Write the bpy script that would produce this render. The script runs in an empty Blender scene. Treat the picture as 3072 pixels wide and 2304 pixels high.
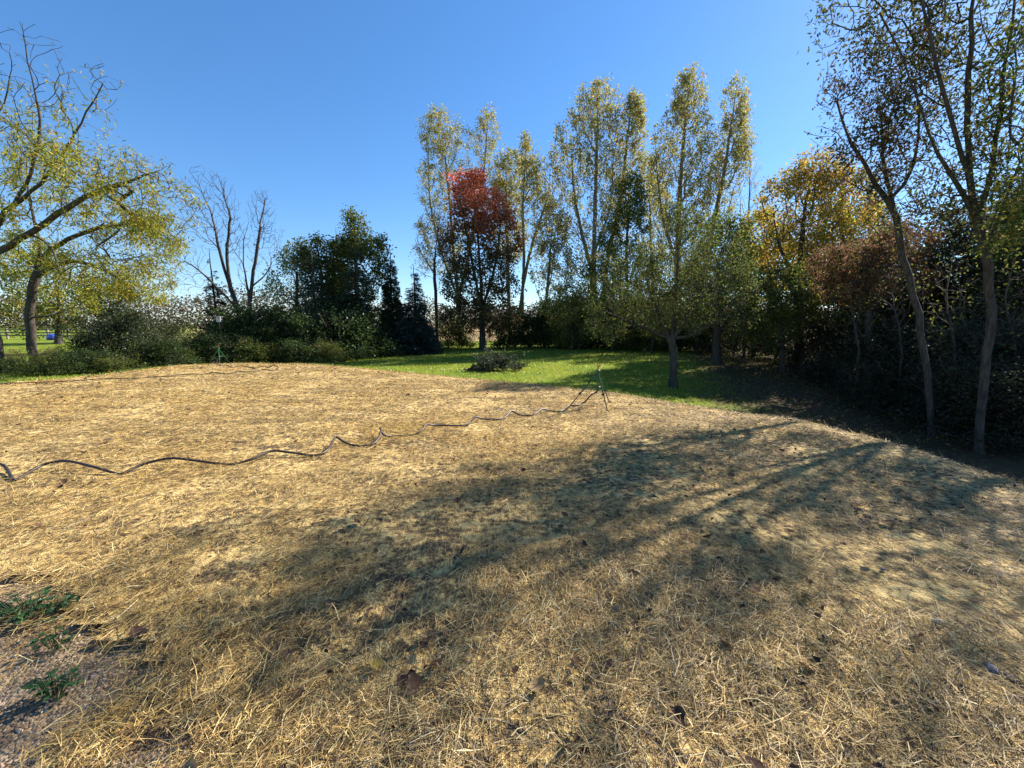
import bpy, math, random
import numpy as np
R = math.radians
rng = np.random.default_rng(7)
random.seed(7)

# ------------------------------------------------------------------ camera, sky, sun, exposure
F = 1200.0                      # focal length in pixels of a 3072 wide picture
PITCH = math.atan((1152 - 970) / F)
EZ = 1.65
SUN_AZ, SUN_EL = R(54), R(36)   # to the right of the view direction (+Y), above the horizon
sc = bpy.context.scene
col = sc.collection
cam_d = bpy.data.cameras.new('camera')
cam_d.sensor_width = 36.0
cam_d.lens = 36.0 * F / 3072
cam_d.clip_start = 0.05
cam_d.clip_end = 3000
cam = bpy.data.objects.new('camera', cam_d)
cam.location = (0, 0, EZ)
cam.rotation_euler = (R(90) - PITCH, 0, 0)
col.objects.link(cam)
sc.camera = cam

world = bpy.data.worlds.new('World')
sc.world = world
world.use_nodes = True
wn = world.node_tree.nodes
wl = world.node_tree.links
bg = wn['Background']
sky = wn.new('ShaderNodeTexSky')
sky.sky_type = 'NISHITA'
sky.sun_disc = False
sky.sun_elevation = SUN_EL
sky.sun_rotation = SUN_AZ
sky.altitude = 200
sky.air_density = 1.0
sky.dust_density = 0.15
sky.ozone_density = 3.2
hs = wn.new('ShaderNodeHueSaturation')
hs.inputs['Saturation'].default_value = 1.2
gm = wn.new('ShaderNodeGamma')
gm.inputs[1].default_value = 0.85
tint = wn.new('ShaderNodeMix')
tint.data_type = 'RGBA'
tint.blend_type = 'MULTIPLY'
tint.inputs[0].default_value = 1.0
tint.inputs[7].default_value = (0.82, 0.90, 1.02, 1.0)
wl.new(sky.outputs[0], gm.inputs[0])
wl.new(gm.outputs[0], tint.inputs[6])
wl.new(tint.outputs[2], hs.inputs['Color'])
wl.new(hs.outputs[0], bg.inputs[0])
bg.inputs[1].default_value = 0.095

sun_d = bpy.data.lights.new('sun', 'SUN')
sun_d.energy = 5.0
sun_d.angle = R(0.53)
sun_d.color = (1.0, 0.93, 0.82)
sun = bpy.data.objects.new('sun', sun_d)
sun.rotation_euler = (R(90) - SUN_EL, 0, math.pi - SUN_AZ)
sun.location = (30, 20, 40)
col.objects.link(sun)

sc.view_settings.view_transform = 'Standard'
sc.view_settings.look = 'None'
sc.view_settings.gamma = 1
sc.view_settings.exposure = 1.45
sc.cycles.max_bounces = 6
sc.cycles.diffuse_bounces = 3
sc.cycles.glossy_bounces = 2
sc.cycles.transmission_bounces = 4
sc.cycles.transparent_max_bounces = 4

# ------------------------------------------------------------------ helpers: photo pixel -> world, terrain
CP, SP = math.cos(PITCH), math.sin(PITCH)
def ray(px, py):
    a = (px - 1536) / F; b = (py - 1152) / F
    return np.array([a, CP - b * SP, -SP - b * CP])
def W(px, py, Y):
    d = ray(px, py)
    return np.array([0, 0, EZ]) + d * (Y / d[1])
def mpp(Y): return Y / F * 1.0          # metres per picture pixel at depth Y

def vnoise(x, y, s=0):
    x = np.asarray(x, float); y = np.asarray(y, float)
    xi = np.floor(x).astype(np.int64); yi = np.floor(y).astype(np.int64)
    fx = x - xi; fy = y - yi
    fx = fx * fx * (3 - 2 * fx); fy = fy * fy * (3 - 2 * fy)
    def h(a, b):
        n = (a * 374761393 + b * 668265263 + s * 1442695041) & 0xFFFFFFFF
        n = ((n ^ (n >> 13)) * 1274126177) & 0xFFFFFFFF
        return ((n ^ (n >> 16)) & 0xFFFF) / 65535.0
    return (h(xi, yi) * (1 - fx) + h(xi + 1, yi) * fx) * (1 - fy) + (h(xi, yi + 1) * (1 - fx) + h(xi + 1, yi + 1) * fx) * fy
def fbm(x, y, s=0, o=3):
    t = 0; a = 0.5; n = 0
    for i in range(o):
        t = t + a * vnoise(x * 2 ** i, y * 2 ** i, s + i); n += a; a *= 0.5
    return t / n

def plane0(px, py, z=0.0):
    d = ray(px, py); t = (z - EZ) / d[2]
    return (d[0] * t, d[1] * t)
CREST = [plane0(*p) for p in ((-150, 1168), (0, 1153), (300, 1127), (540, 1096), (720, 1089), (900, 1090), (1200, 1118), (1600, 1153), (2000, 1204), (2400, 1252), (2700, 1322), (2900, 1385), (3072, 1450))]
POLY = np.array(CREST + [(5.9, 3.2), (6.2, 0), (6.5, -9), (-17, -9), (-17.5, 6)])
def sdist(x, y):
    x = np.atleast_1d(np.asarray(x, float)); y = np.atleast_1d(np.asarray(y, float))
    dmin = np.full(x.shape, 1e9); inside = np.zeros(x.shape, bool)
    n = len(POLY)
    for i in range(n):
        ax, ay = POLY[i]; bx, by = POLY[(i + 1) % n]
        ex, ey = bx - ax, by - ay
        t = np.clip(((x - ax) * ex + (y - ay) * ey) / (ex * ex + ey * ey), 0, 1)
        dmin = np.minimum(dmin, (x - ax - t * ex) ** 2 + (y - ay - t * ey) ** 2)
        c = ((ay > y) != (by > y)) & (x < (bx - ax) * (y - ay) / (by - ay + 1e-12) + ax)
        inside ^= c
    d = np.sqrt(dmin)
    return np.where(inside, d, -d)
def sstep(a, b, v):
    t = np.clip((v - a) / (b - a), 0, 1); return t * t * (3 - 2 * t)
def H(x, y):
    x = np.asarray(x, float); y = np.asarray(y, float)
    s = sdist(x.ravel(), y.ravel()).reshape(x.shape)
    right = sstep(2.5, 8, x) * (1 - sstep(10, 20, y))
    low = -0.36 - 0.75 * right + 0.08 * sstep(-9, -14, x)
    top = 0.03 * (vnoise(x * .5, y * .5, 3) - .5) + 0.05 * (vnoise(x * .17 + 9, y * .17, 4) - .5) + 0.012 * (vnoise(x * 2.1, y * 2.1, 5) - .5)
    k = sstep(-2.4, 0.7, s)
    und = 0.05 * (vnoise(x * .2, y * .2, 8) - .5) * (1 - k)
    return low + (top - low) * k + und
def Hs(x, y): return float(H(np.array([x]), np.array([y]))[0])
def G(px, py):
    d = ray(px, py); o = np.array([0, 0, EZ]); t = 0.5
    prev = t
    while t < 400:
        p = o + d * t
        if p[2] < Hs(p[0], p[1]):
            a, b = prev, t
            for _ in range(24):
                m = (a + b) / 2; p = o + d * m
                if p[2] < Hs(p[0], p[1]): b = m
                else: a = m
            p = o + d * b
            return np.array([p[0], p[1], Hs(p[0], p[1])])
        prev = t; t *= 1.02; t += 0.02
    return o + d * 100
def ground_at(px, Y):           # ground point at depth Y under the picture column px
    z = -0.36; x = 0
    for _ in range(4):
        x = (px - 1536) / F * (Y * CP - (z - EZ) * SP)
        z = Hs(x, Y)
    return np.array([x, Y, z])

# ------------------------------------------------------------------ helpers: meshes, objects, materials
def mesh(name, v, f, colr=None, smooth=False, mat=None):
    v = np.asarray(v, np.float32); f = np.asarray(f, np.int32)
    me = bpy.data.meshes.new(name)
    me.vertices.add(len(v)); me.vertices.foreach_set('co', v.ravel())
    k = f.shape[1]
    me.loops.add(f.size); me.loops.foreach_set('vertex_index', f.ravel())
    me.polygons.add(len(f)); me.polygons.foreach_set('loop_start', np.arange(len(f), dtype=np.int32) * k)
    me.update(calc_edges=True)
    me.polygons.foreach_set('use_smooth', np.full(len(f), smooth))
    if colr is not None:
        c = np.ones((len(v), 4), np.float32); c[:, :3] = colr
        at = me.color_attributes.new('Col', 'FLOAT_COLOR', 'POINT')
        at.data.foreach_set('color', c.ravel())
    if mat: me.materials.append(mat)
    me.update()
    return me
def link(name, me, parent=None, loc=None):
    o = bpy.data.objects.new(name, me); col.objects.link(o)
    if parent is not None: o.parent = parent
    if loc is not None: o.location = loc
    return o
def tag(o, label, cat, group=None):
    o['label'] = label; o['category'] = cat
    if group: o['group'] = group
    return o
def thing(name, label, cat, loc, group=None):
    o = bpy.data.objects.new(name, None); col.objects.link(o)
    o.empty_display_size = 0.2
    o.location = loc
    return tag(o, label, cat, group)

def new_mat(name):
    m = bpy.data.materials.new(name); m.use_nodes = True
    nt = m.node_tree; nt.nodes.clear()
    out = nt.nodes.new('ShaderNodeOutputMaterial')
    return m, nt, out
def leaf_mat(name, trans=0.45, gloss=0.05, rough=0.4):
    m, nt, out = new_mat(name); N = nt.nodes; L = nt.links
    at = N.new('ShaderNodeAttribute'); at.attribute_name = 'Col'
    d = N.new('ShaderNodeBsdfDiffuse'); t = N.new('ShaderNodeBsdfTranslucent'); g = N.new('ShaderNodeBsdfGlossy')
    g.inputs['Roughness'].default_value = rough
    L.new(at.outputs['Color'], d.inputs['Color']); L.new(at.outputs['Color'], t.inputs['Color'])
    a = N.new('ShaderNodeMixShader'); a.inputs[0].default_value = trans
    L.new(d.outputs[0], a.inputs[1]); L.new(t.outputs[0], a.inputs[2])
    b = N.new('ShaderNodeMixShader'); b.inputs[0].default_value = gloss
    L.new(a.outputs[0], b.inputs[1]); L.new(g.outputs[0], b.inputs[2])
    L.new(b.outputs[0], out.inputs[0])
    return m
def ramp(N, stops):
    r = N.new('ShaderNodeValToRGB'); e = r.color_ramp.elements
    while len(e) < len(stops): e.new(0.5)
    for i, (p, c) in enumerate(stops):
        e[i].position = p; e[i].color = (*c, 1)
    return r
def bark_mat(name, c0, c1, scale=9, bump=0.6):
    m, nt, out = new_mat(name); N = nt.nodes; L = nt.links
    tc = N.new('ShaderNodeTexCoord'); mp = N.new('ShaderNodeMapping'); mp.inputs['Scale'].default_value = (scale, scale, scale * .22)
    no = N.new('ShaderNodeTexNoise'); no.inputs['Scale'].default_value = 2.2; no.inputs['Detail'].default_value = 6
    L.new(tc.outputs['Object'], mp.inputs[0]); L.new(mp.outputs[0], no.inputs[0])
    r = ramp(N, [(0.3, c0), (0.7, c1)]); L.new(no.outputs[0], r.inputs[0])
    p = N.new('ShaderNodeBsdfPrincipled'); p.inputs['Roughness'].default_value = 0.9
    p.inputs['Specular IOR Level'].default_value = 0.2
    L.new(r.outputs[0], p.inputs['Base Color'])
    b = N.new('ShaderNodeBump'); b.inputs['Strength'].default_value = bump; b.inputs['Distance'].default_value = 0.03
    L.new(no.outputs[0], b.inputs['Height']); L.new(b.outputs[0], p.inputs['Normal'])
    L.new(p.outputs[0], out.inputs[0])
    return m
def plain_mat(name, c, rough=0.5, metal=0.0, var=0.25, scale=18):
    m, nt, out = new_mat(name); N = nt.nodes; L = nt.links
    tc = N.new('ShaderNodeTexCoord'); no = N.new('ShaderNodeTexNoise'); no.inputs['Scale'].default_value = scale; no.inputs['Detail'].default_value = 4
    L.new(tc.outputs['Object'], no.inputs[0])
    r = ramp(N, [(0.3, tuple(x * (1 - var) for x in c)), (0.7, tuple(min(1, x * (1 + var)) for x in c))]); L.new(no.outputs[0], r.inputs[0])
    p = N.new('ShaderNodeBsdfPrincipled'); p.inputs['Roughness'].default_value = rough; p.inputs['Metallic'].default_value = metal
    L.new(r.outputs[0], p.inputs['Base Color']); L.new(p.outputs[0], out.inputs[0])
    return m

M_LEAF = leaf_mat('leaf', 0.45, 0.015)
M_POP = leaf_mat('poplar_leaf', 0.52, 0.025, 0.4)
M_NEEDLE = leaf_mat('needle', 0.12, 0.03)
M_STRAW = leaf_mat('straw', 0.22, 0.03, 0.5)
M_GRASS = leaf_mat('grass_blade', 0.5, 0.04)
M_DRY = leaf_mat('dry_leaf', 0.25, 0.012, .6)
M_BARK = bark_mat('dark_bark', (0.035, 0.028, 0.022), (0.10, 0.085, 0.068))
M_BARKG = bark_mat('grey_bark', (0.032, 0.029, 0.025), (0.095, 0.086, 0.072), 9, 1.0)
M_BARKP = bark_mat('poplar_bark', (0.10, 0.085, 0.06), (0.24, 0.21, 0.16))
M_BARKW = bark_mat('pale_bark', (0.16, 0.13, 0.10), (0.36, 0.31, 0.25))
M_TWIG = bark_mat('twig', (0.05, 0.04, 0.032), (0.13, 0.105, 0.085))

# ------------------------------------------------------------------ ground sheet, lawn, mound
def lines(spec):
    out = []
    for a, b, s in spec: out += list(np.arange(a, b, s))
    return np.array(out)
def ground_mat():
    m, nt, out = new_mat('ground_grass'); N = nt.nodes; L = nt.links
    tc = N.new('ShaderNodeTexCoord')
    n1 = N.new('ShaderNodeTexNoise'); n1.inputs['Scale'].default_value = 0.55; n1.inputs['Detail'].default_value = 6; n1.inputs['Roughness'].default_value = .65
    n2 = N.new('ShaderNodeTexNoise'); n2.inputs['Scale'].default_value = 14; n2.inputs['Detail'].default_value = 5
    L.new(tc.outputs['Object'], n1.inputs[0]); L.new(tc.outputs['Object'], n2.inputs[0])
    g1 = ramp(N, [(0.3, (0.09, 0.135, 0.014)), (0.5, (0.15, 0.205, 0.02)), (0.72, (0.22, 0.235, 0.035))]); L.new(n1.outputs[0], g1.inputs[0])
    g2 = ramp(N, [(0.3, (0.55, 0.55, 0.5)), (0.7, (1.25, 1.2, 1.0))]); L.new(n2.outputs[0], g2.inputs[0])
    mx = N.new('ShaderNodeMix'); mx.data_type = 'RGBA'; mx.blend_type = 'MULTIPLY'; mx.inputs[0].default_value = 1
    L.new(g1.outputs[0], mx.inputs[6]); L.new(g2.outputs[0], mx.inputs[7])
    # leaf mould in the right-hand wood, widened leftward as painted shade, crop stubble far behind
    sx = N.new('ShaderNodeSeparateXYZ'); L.new(tc.outputs['Object'], sx.inputs[0])
    def mth(op, a, b):
        q = N.new('ShaderNodeMath'); q.operation = op
        for i, v in enumerate((a, b)):
            if isinstance(v, (int, float)): q.inputs[i].default_value = v
            else: L.new(v, q.inputs[i])
        return q.outputs[0]
    def smooth(v, a, b):
        q = N.new('ShaderNodeMapRange'); q.interpolation_type = 'SMOOTHSTEP'
        q.inputs[1].default_value = a; q.inputs[2].default_value = b; L.new(v, q.inputs[0]); return q.outputs[0]
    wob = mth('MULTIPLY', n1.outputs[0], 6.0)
    litter = smooth(mth('ADD', mth('SUBTRACT', mth('MULTIPLY', sx.outputs[0], 1.0), mth('MULTIPLY', sx.outputs[1], 0.30)), wob), 4.2, 7.5)  # mould mask runs past the wood, painting tree shade onto the lawn
    mould_shade = ramp(N, [(0.3, (0.035, 0.028, 0.015)), (0.55, (0.085, 0.058, 0.03)), (0.75, (0.15, 0.09, 0.045))]); L.new(n2.outputs[0], mould_shade.inputs[0])
    m2 = N.new('ShaderNodeMix'); m2.data_type = 'RGBA'; L.new(litter, m2.inputs[0]); L.new(mx.outputs[2], m2.inputs[6]); L.new(mould_shade.outputs[0], m2.inputs[7])
    # far crop field: right of the paddock
    far = mth('MULTIPLY', smooth(sx.outputs[1], 42, 50), smooth(mth('ADD', sx.outputs[0], mth('MULTIPLY', sx.outputs[1], 0.78)), -8, 8))
    crop = ramp(N, [(0.3, (0.20, 0.13, 0.06)), (0.7, (0.34, 0.25, 0.13))]); L.new(n1.outputs[0], crop.inputs[0])
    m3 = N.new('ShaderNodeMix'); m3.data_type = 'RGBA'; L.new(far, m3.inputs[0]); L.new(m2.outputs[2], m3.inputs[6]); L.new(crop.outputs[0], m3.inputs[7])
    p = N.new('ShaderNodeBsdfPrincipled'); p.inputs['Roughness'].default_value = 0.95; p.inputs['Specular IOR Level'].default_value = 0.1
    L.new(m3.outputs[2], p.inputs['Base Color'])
    b = N.new('ShaderNodeBump'); b.inputs['Strength'].default_value = 0.8; b.inputs['Distance'].default_value = 0.05
    L.new(n2.outputs[0], b.inputs['Height']); L.new(b.outputs[0], p.inputs['Normal']); L.new(p.outputs[0], out.inputs[0])
    return m
def grid(name, xs, ys, zf, mat, mask=None, smooth=True):
    X, Y = np.meshgrid(xs, ys); Z = zf(X, Y)
    v = np.stack([X.ravel(), Y.ravel(), Z.ravel()], 1)
    nx, ny = len(xs), len(ys)
    i, j = np.meshgrid(np.arange(nx - 1), np.arange(ny - 1)); a = (j * nx + i).ravel()
    f = np.stack([a, a + 1, a + 1 + nx, a + nx], 1)
    if mask is not None:
        keep = mask(X, Y).ravel()
        f = f[keep[f].all(1)]
        u, inv = np.unique(f, return_inverse=True); v = v[u]; f = inv.reshape(f.shape)
    return link(name, mesh(name, v, f, smooth=smooth, mat=mat))
gx = lines([(-900, -100, 100), (-100, -24, 6), (-24, 16, 0.4), (16, 60, 4), (60, 901, 105)])
gy = lines([(-60, -8, 6), (-8, 28, 0.4), (28, 60, 2), (60, 200, 20), (200, 1801, 200)])
ground = grid('ground', gx, gy, lambda x, y: H(x, y) - 0.06 * sstep(-1.0, 0, sdist(x.ravel(), y.ravel()).reshape(x.shape)), ground_mat())
ground['kind'] = 'structure'

GRAVEL = np.array([plane0(*p) for p in ((-600, 1720), (-120, 1760), (60, 1815), (180, 1895), (250, 2000), (330, 2120), (390, 2330), (400, 2700))] + [(-1.0, 0.2), (-6, 0.2)])
def gravel_sd(x, y):
    global POLY
    keep = POLY; POLY = GRAVEL
    s = sdist(x, y); POLY = keep
    return s
def straw_mat_mat():
    m, nt, out = new_mat('straw_blanket'); N = nt.nodes; L = nt.links
    tc = N.new('ShaderNodeTexCoord')
    def noise(scale, vec, det=5, rough=.6):
        n = N.new('ShaderNodeTexNoise'); n.inputs['Scale'].default_value = scale; n.inputs['Detail'].default_value = det; n.inputs['Roughness'].default_value = rough
        L.new(vec, n.inputs[0]); return n.outputs[0]
    def mapped(rot, sx, sy):
        q = N.new('ShaderNodeMapping'); q.inputs['Rotation'].default_value = (0, 0, R(rot)); q.inputs['Scale'].default_value = (sx, sy, 1)
        L.new(tc.outputs['Object'], q.inputs[0]); return q.outputs[0]
    s1 = noise(1, mapped(25, 70, 9), 3); s2 = noise(1, mapped(-35, 80, 10), 3); s3 = noise(1, mapped(80, 75, 9), 3)
    big = noise(0.8, tc.outputs['Object'], 6, .65); mid = noise(4.0, tc.outputs['Object'], 5, .6)
    def mth(op, a, b=0.0):
        q = N.new('ShaderNodeMath'); q.operation = op
        for i, v in enumerate((a, b)):
            if isinstance(v, (int, float)): q.inputs[i].default_value = v
            else: L.new(v, q.inputs[i])
        return q.outputs[0]
    mx = mth('MAXIMUM', mth('MAXIMUM', s1, s2), s3)
    val = mth('ADD', mth('MULTIPLY', mx, 0.9), mth('ADD', mth('MULTIPLY', big, 0.35), mth('MULTIPLY', mid, 0.45)))
    clump = noise(16, tc.outputs['Object'], 4, .7); patch = noise(2.3, tc.outputs['Object'], 6, .7)
    val = mth('ADD', val, mth('ADD', mth('MULTIPLY', mth('SUBTRACT', clump, .5), 2.2), mth('MULTIPLY', mth('SUBTRACT', patch, .5), .9)))
    rows = noise(1, mapped(-32, .35, 3.2), 4, .6)
    val = mth('ADD', val, mth('MULTIPLY', mth('SUBTRACT', rows, .5), .8))
    r = ramp(N, [(0.42, (0.06, 0.043, 0.027)), (0.58, (0.13, 0.088, 0.04)), (0.76, (0.31, 0.205, 0.078)), (0.92, (0.50, 0.335, 0.115)), (1.0, (0.62, 0.45, 0.18))])
    L.new(mth('SUBTRACT', val, 0.12), r.inputs[0])
    p = N.new('ShaderNodeBsdfPrincipled'); p.inputs['Roughness'].default_value = 0.85; p.inputs['Specular IOR Level'].default_value = 0.25
    L.new(r.outputs[0], p.inputs['Base Color'])
    b = N.new('ShaderNodeBump'); b.inputs['Strength'].default_value = 0.9; b.inputs['Distance'].default_value = 0.03
    L.new(val, b.inputs['Height']); L.new(b.outputs[0], p.inputs['Normal']); L.new(p.outputs[0], out.inputs[0])
    return m
def edge_noise(x, y): return 0.7 * (fbm(x * .9, y * .9, 21) - .5) + 0.5 * (vnoise(x * 4, y * 4, 25) - .5)
def on_straw(x, y, extra=0.0, out=0.0):
    s = sdist(x, y); g = gravel_sd(x, y)
    return (s > -1.05 + edge_noise(x, y) - out) & (g < 0.05 + 0.9 * (fbm(x * 3, y * 3, 31) - .5) + extra)
mound = grid('straw_mound', np.arange(-19, 9.2, 0.11), np.arange(-3.0, 23, 0.11), lambda x, y: H(x, y) + 0.004 + 0.022 * vnoise(x * 6, y * 6, 12) + 0.02 * fbm(x * 2.3, y * 2.3, 14), straw_mat_mat(),
             lambda X, Y: on_straw(X.ravel(), Y.ravel()).reshape(X.shape))
mound['kind'] = 'structure'

def gravel_mat():
    m, nt, out = new_mat('gravel'); N = nt.nodes; L = nt.links
    tc = N.new('ShaderNodeTexCoord')
    vo = N.new('ShaderNodeTexVoronoi'); vo.inputs['Scale'].default_value = 75
    n1 = N.new('ShaderNodeTexNoise'); n1.inputs['Scale'].default_value = 5; n1.inputs['Detail'].default_value = 6
    L.new(tc.outputs['Object'], vo.inputs[0]); L.new(tc.outputs['Object'], n1.inputs[0])
    sep = N.new('ShaderNodeSeparateColor'); L.new(vo.outputs['Color'], sep.inputs[0])
    r = ramp(N, [(0.0, (0.15, 0.095, 0.05)), (0.5, (0.30, 0.205, 0.115)), (1.0, (0.47, 0.345, 0.21))]); L.new(sep.outputs[0], r.inputs[0])
    r2 = ramp(N, [(0.35, (0.5, 0.45, 0.4)), (0.6, (1, 1, 1))]); L.new(n1.outputs[0], r2.inputs[0])
    mx = N.new('ShaderNodeMix'); mx.data_type = 'RGBA'; mx.blend_type = 'MULTIPLY'; mx.inputs[0].default_value = 1
    L.new(r.outputs[0], mx.inputs[6]); L.new(r2.outputs[0], mx.inputs[7])
    p = N.new('ShaderNodeBsdfPrincipled'); p.inputs['Roughness'].default_value = 0.9; L.new(mx.outputs[2], p.inputs['Base Color'])
    b = N.new('ShaderNodeBump'); b.invert = True; b.inputs['Strength'].default_value = 0.9; b.inputs['Distance'].default_value = 0.012
    L.new(vo.outputs['Distance'], b.inputs['Height']); L.new(b.outputs[0], p.inputs['Normal']); L.new(p.outputs[0], out.inputs[0])
    return m
gravel = grid('gravel_ground', np.arange(-7, 0.4, 0.1), np.arange(-1.5, 3.8, 0.1), lambda x, y: H(x, y) - 0.012, gravel_mat())
gravel['kind'] = 'structure'

# ------------------------------------------------------------------ leaf / strand / tube geometry
def unit(v): return v / np.maximum(np.linalg.norm(v, axis=-1, keepdims=True), 1e-9)
def leaf_quads(P, D, Nn, Ls, Wd, fold=0.15):
    """rhombic leaves: base P, direction D, normal Nn, length Ls, width Wd -> verts, faces"""
    S = unit(np.cross(D, Nn)); Nn = unit(np.cross(S, D))
    Ls = Ls[:, None]; Wd = Wd[:, None]
    a = P; c = P + D * Ls
    m = P + D * Ls * 0.45 + Nn * Wd * fold
    v = np.stack([a, m + S * Wd * .5, c, m - S * Wd * .5], 1).reshape(-1, 3)
    return v, np.arange(len(P) * 4).reshape(-1, 4)
def rand_dirs(n, g, zs=1.0):
    d = g.normal(size=(n, 3)); d[:, 2] *= zs
    return unit(d)
def pick_cols(n, pal, g, var=0.28, hue=.09):
    c = np.array([p[:3] for p in pal]); w = np.array([p[3] for p in pal], float); w /= w.sum()
    k = g.choice(len(pal), n, p=w)
    return c[k] * (1 + var * (g.random((n, 1)) * 2 - 1)) * (1 + hue * g.normal(size=(n, 3))).clip(.6, 1.4)
def tubes(P0, P1, R0, R1, T0, T1, sides):
    ref = np.array([0.83, 0.31, 0.17]); ref = ref / np.linalg.norm(ref)
    def fr(T):
        u = unit(np.cross(T, ref)); return u, np.cross(T, u)
    ang = np.arange(sides) * 2 * math.pi / sides
    ca, sa = np.cos(ang)[None, :, None], np.sin(ang)[None, :, None]
    out = []
    for P, Rr, T in ((P0, R0, T0), (P1, R1, T1)):
        u, w = fr(T)
        out.append(P[:, None] + Rr[:, None, None] * (u[:, None] * ca + w[:, None] * sa))
    v = np.concatenate(out, 1).reshape(-1, 3)
    n = len(P0); b = (np.arange(n) * 2 * sides)[:, None]
    k = np.arange(sides)[None]
    k2 = (k + 1) % sides
    f = np.stack([b + k, b + k2, b + sides + k2, b + sides + k], 2).reshape(-1, 4)
    return v, f
def join(parts):
    vs, fs, o = [], [], 0
    for v, f in parts:
        if len(v) == 0: continue
        vs.append(v); fs.append(f + o); o += len(v)
    return (np.concatenate(vs), np.concatenate(fs)) if vs else (np.zeros((0, 3)), np.zeros((0, 4), int))
def polytube(pts, rad, sides=8):
    pts = np.asarray(pts, float); T = unit(np.gradient(pts, axis=0))
    rad = np.full(len(pts), rad) if np.isscalar(rad) else np.asarray(rad)
    return tubes(pts[:-1], pts[1:], rad[:-1], rad[1:], T[:-1], T[1:], sides)
def smooth_path(pts, n=8):
    pts = np.asarray(pts, float); q = np.vstack([2 * pts[0] - pts[1], pts, 2 * pts[-1] - pts[-2]]); out = []
    for i in range(1, len(q) - 2):
        t = np.linspace(0, 1, n, endpoint=False)[:, None]
        a, b, c, d = q[i - 1], q[i], q[i + 1], q[i + 2]
        out.append(0.5 * ((2 * b) + (-a + c) * t + (2 * a - 5 * b + 4 * c - d) * t ** 2 + (-a + 3 * b - 3 * c + d) * t ** 3))
    out.append(pts[-1:])
    return np.concatenate(out)

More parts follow.
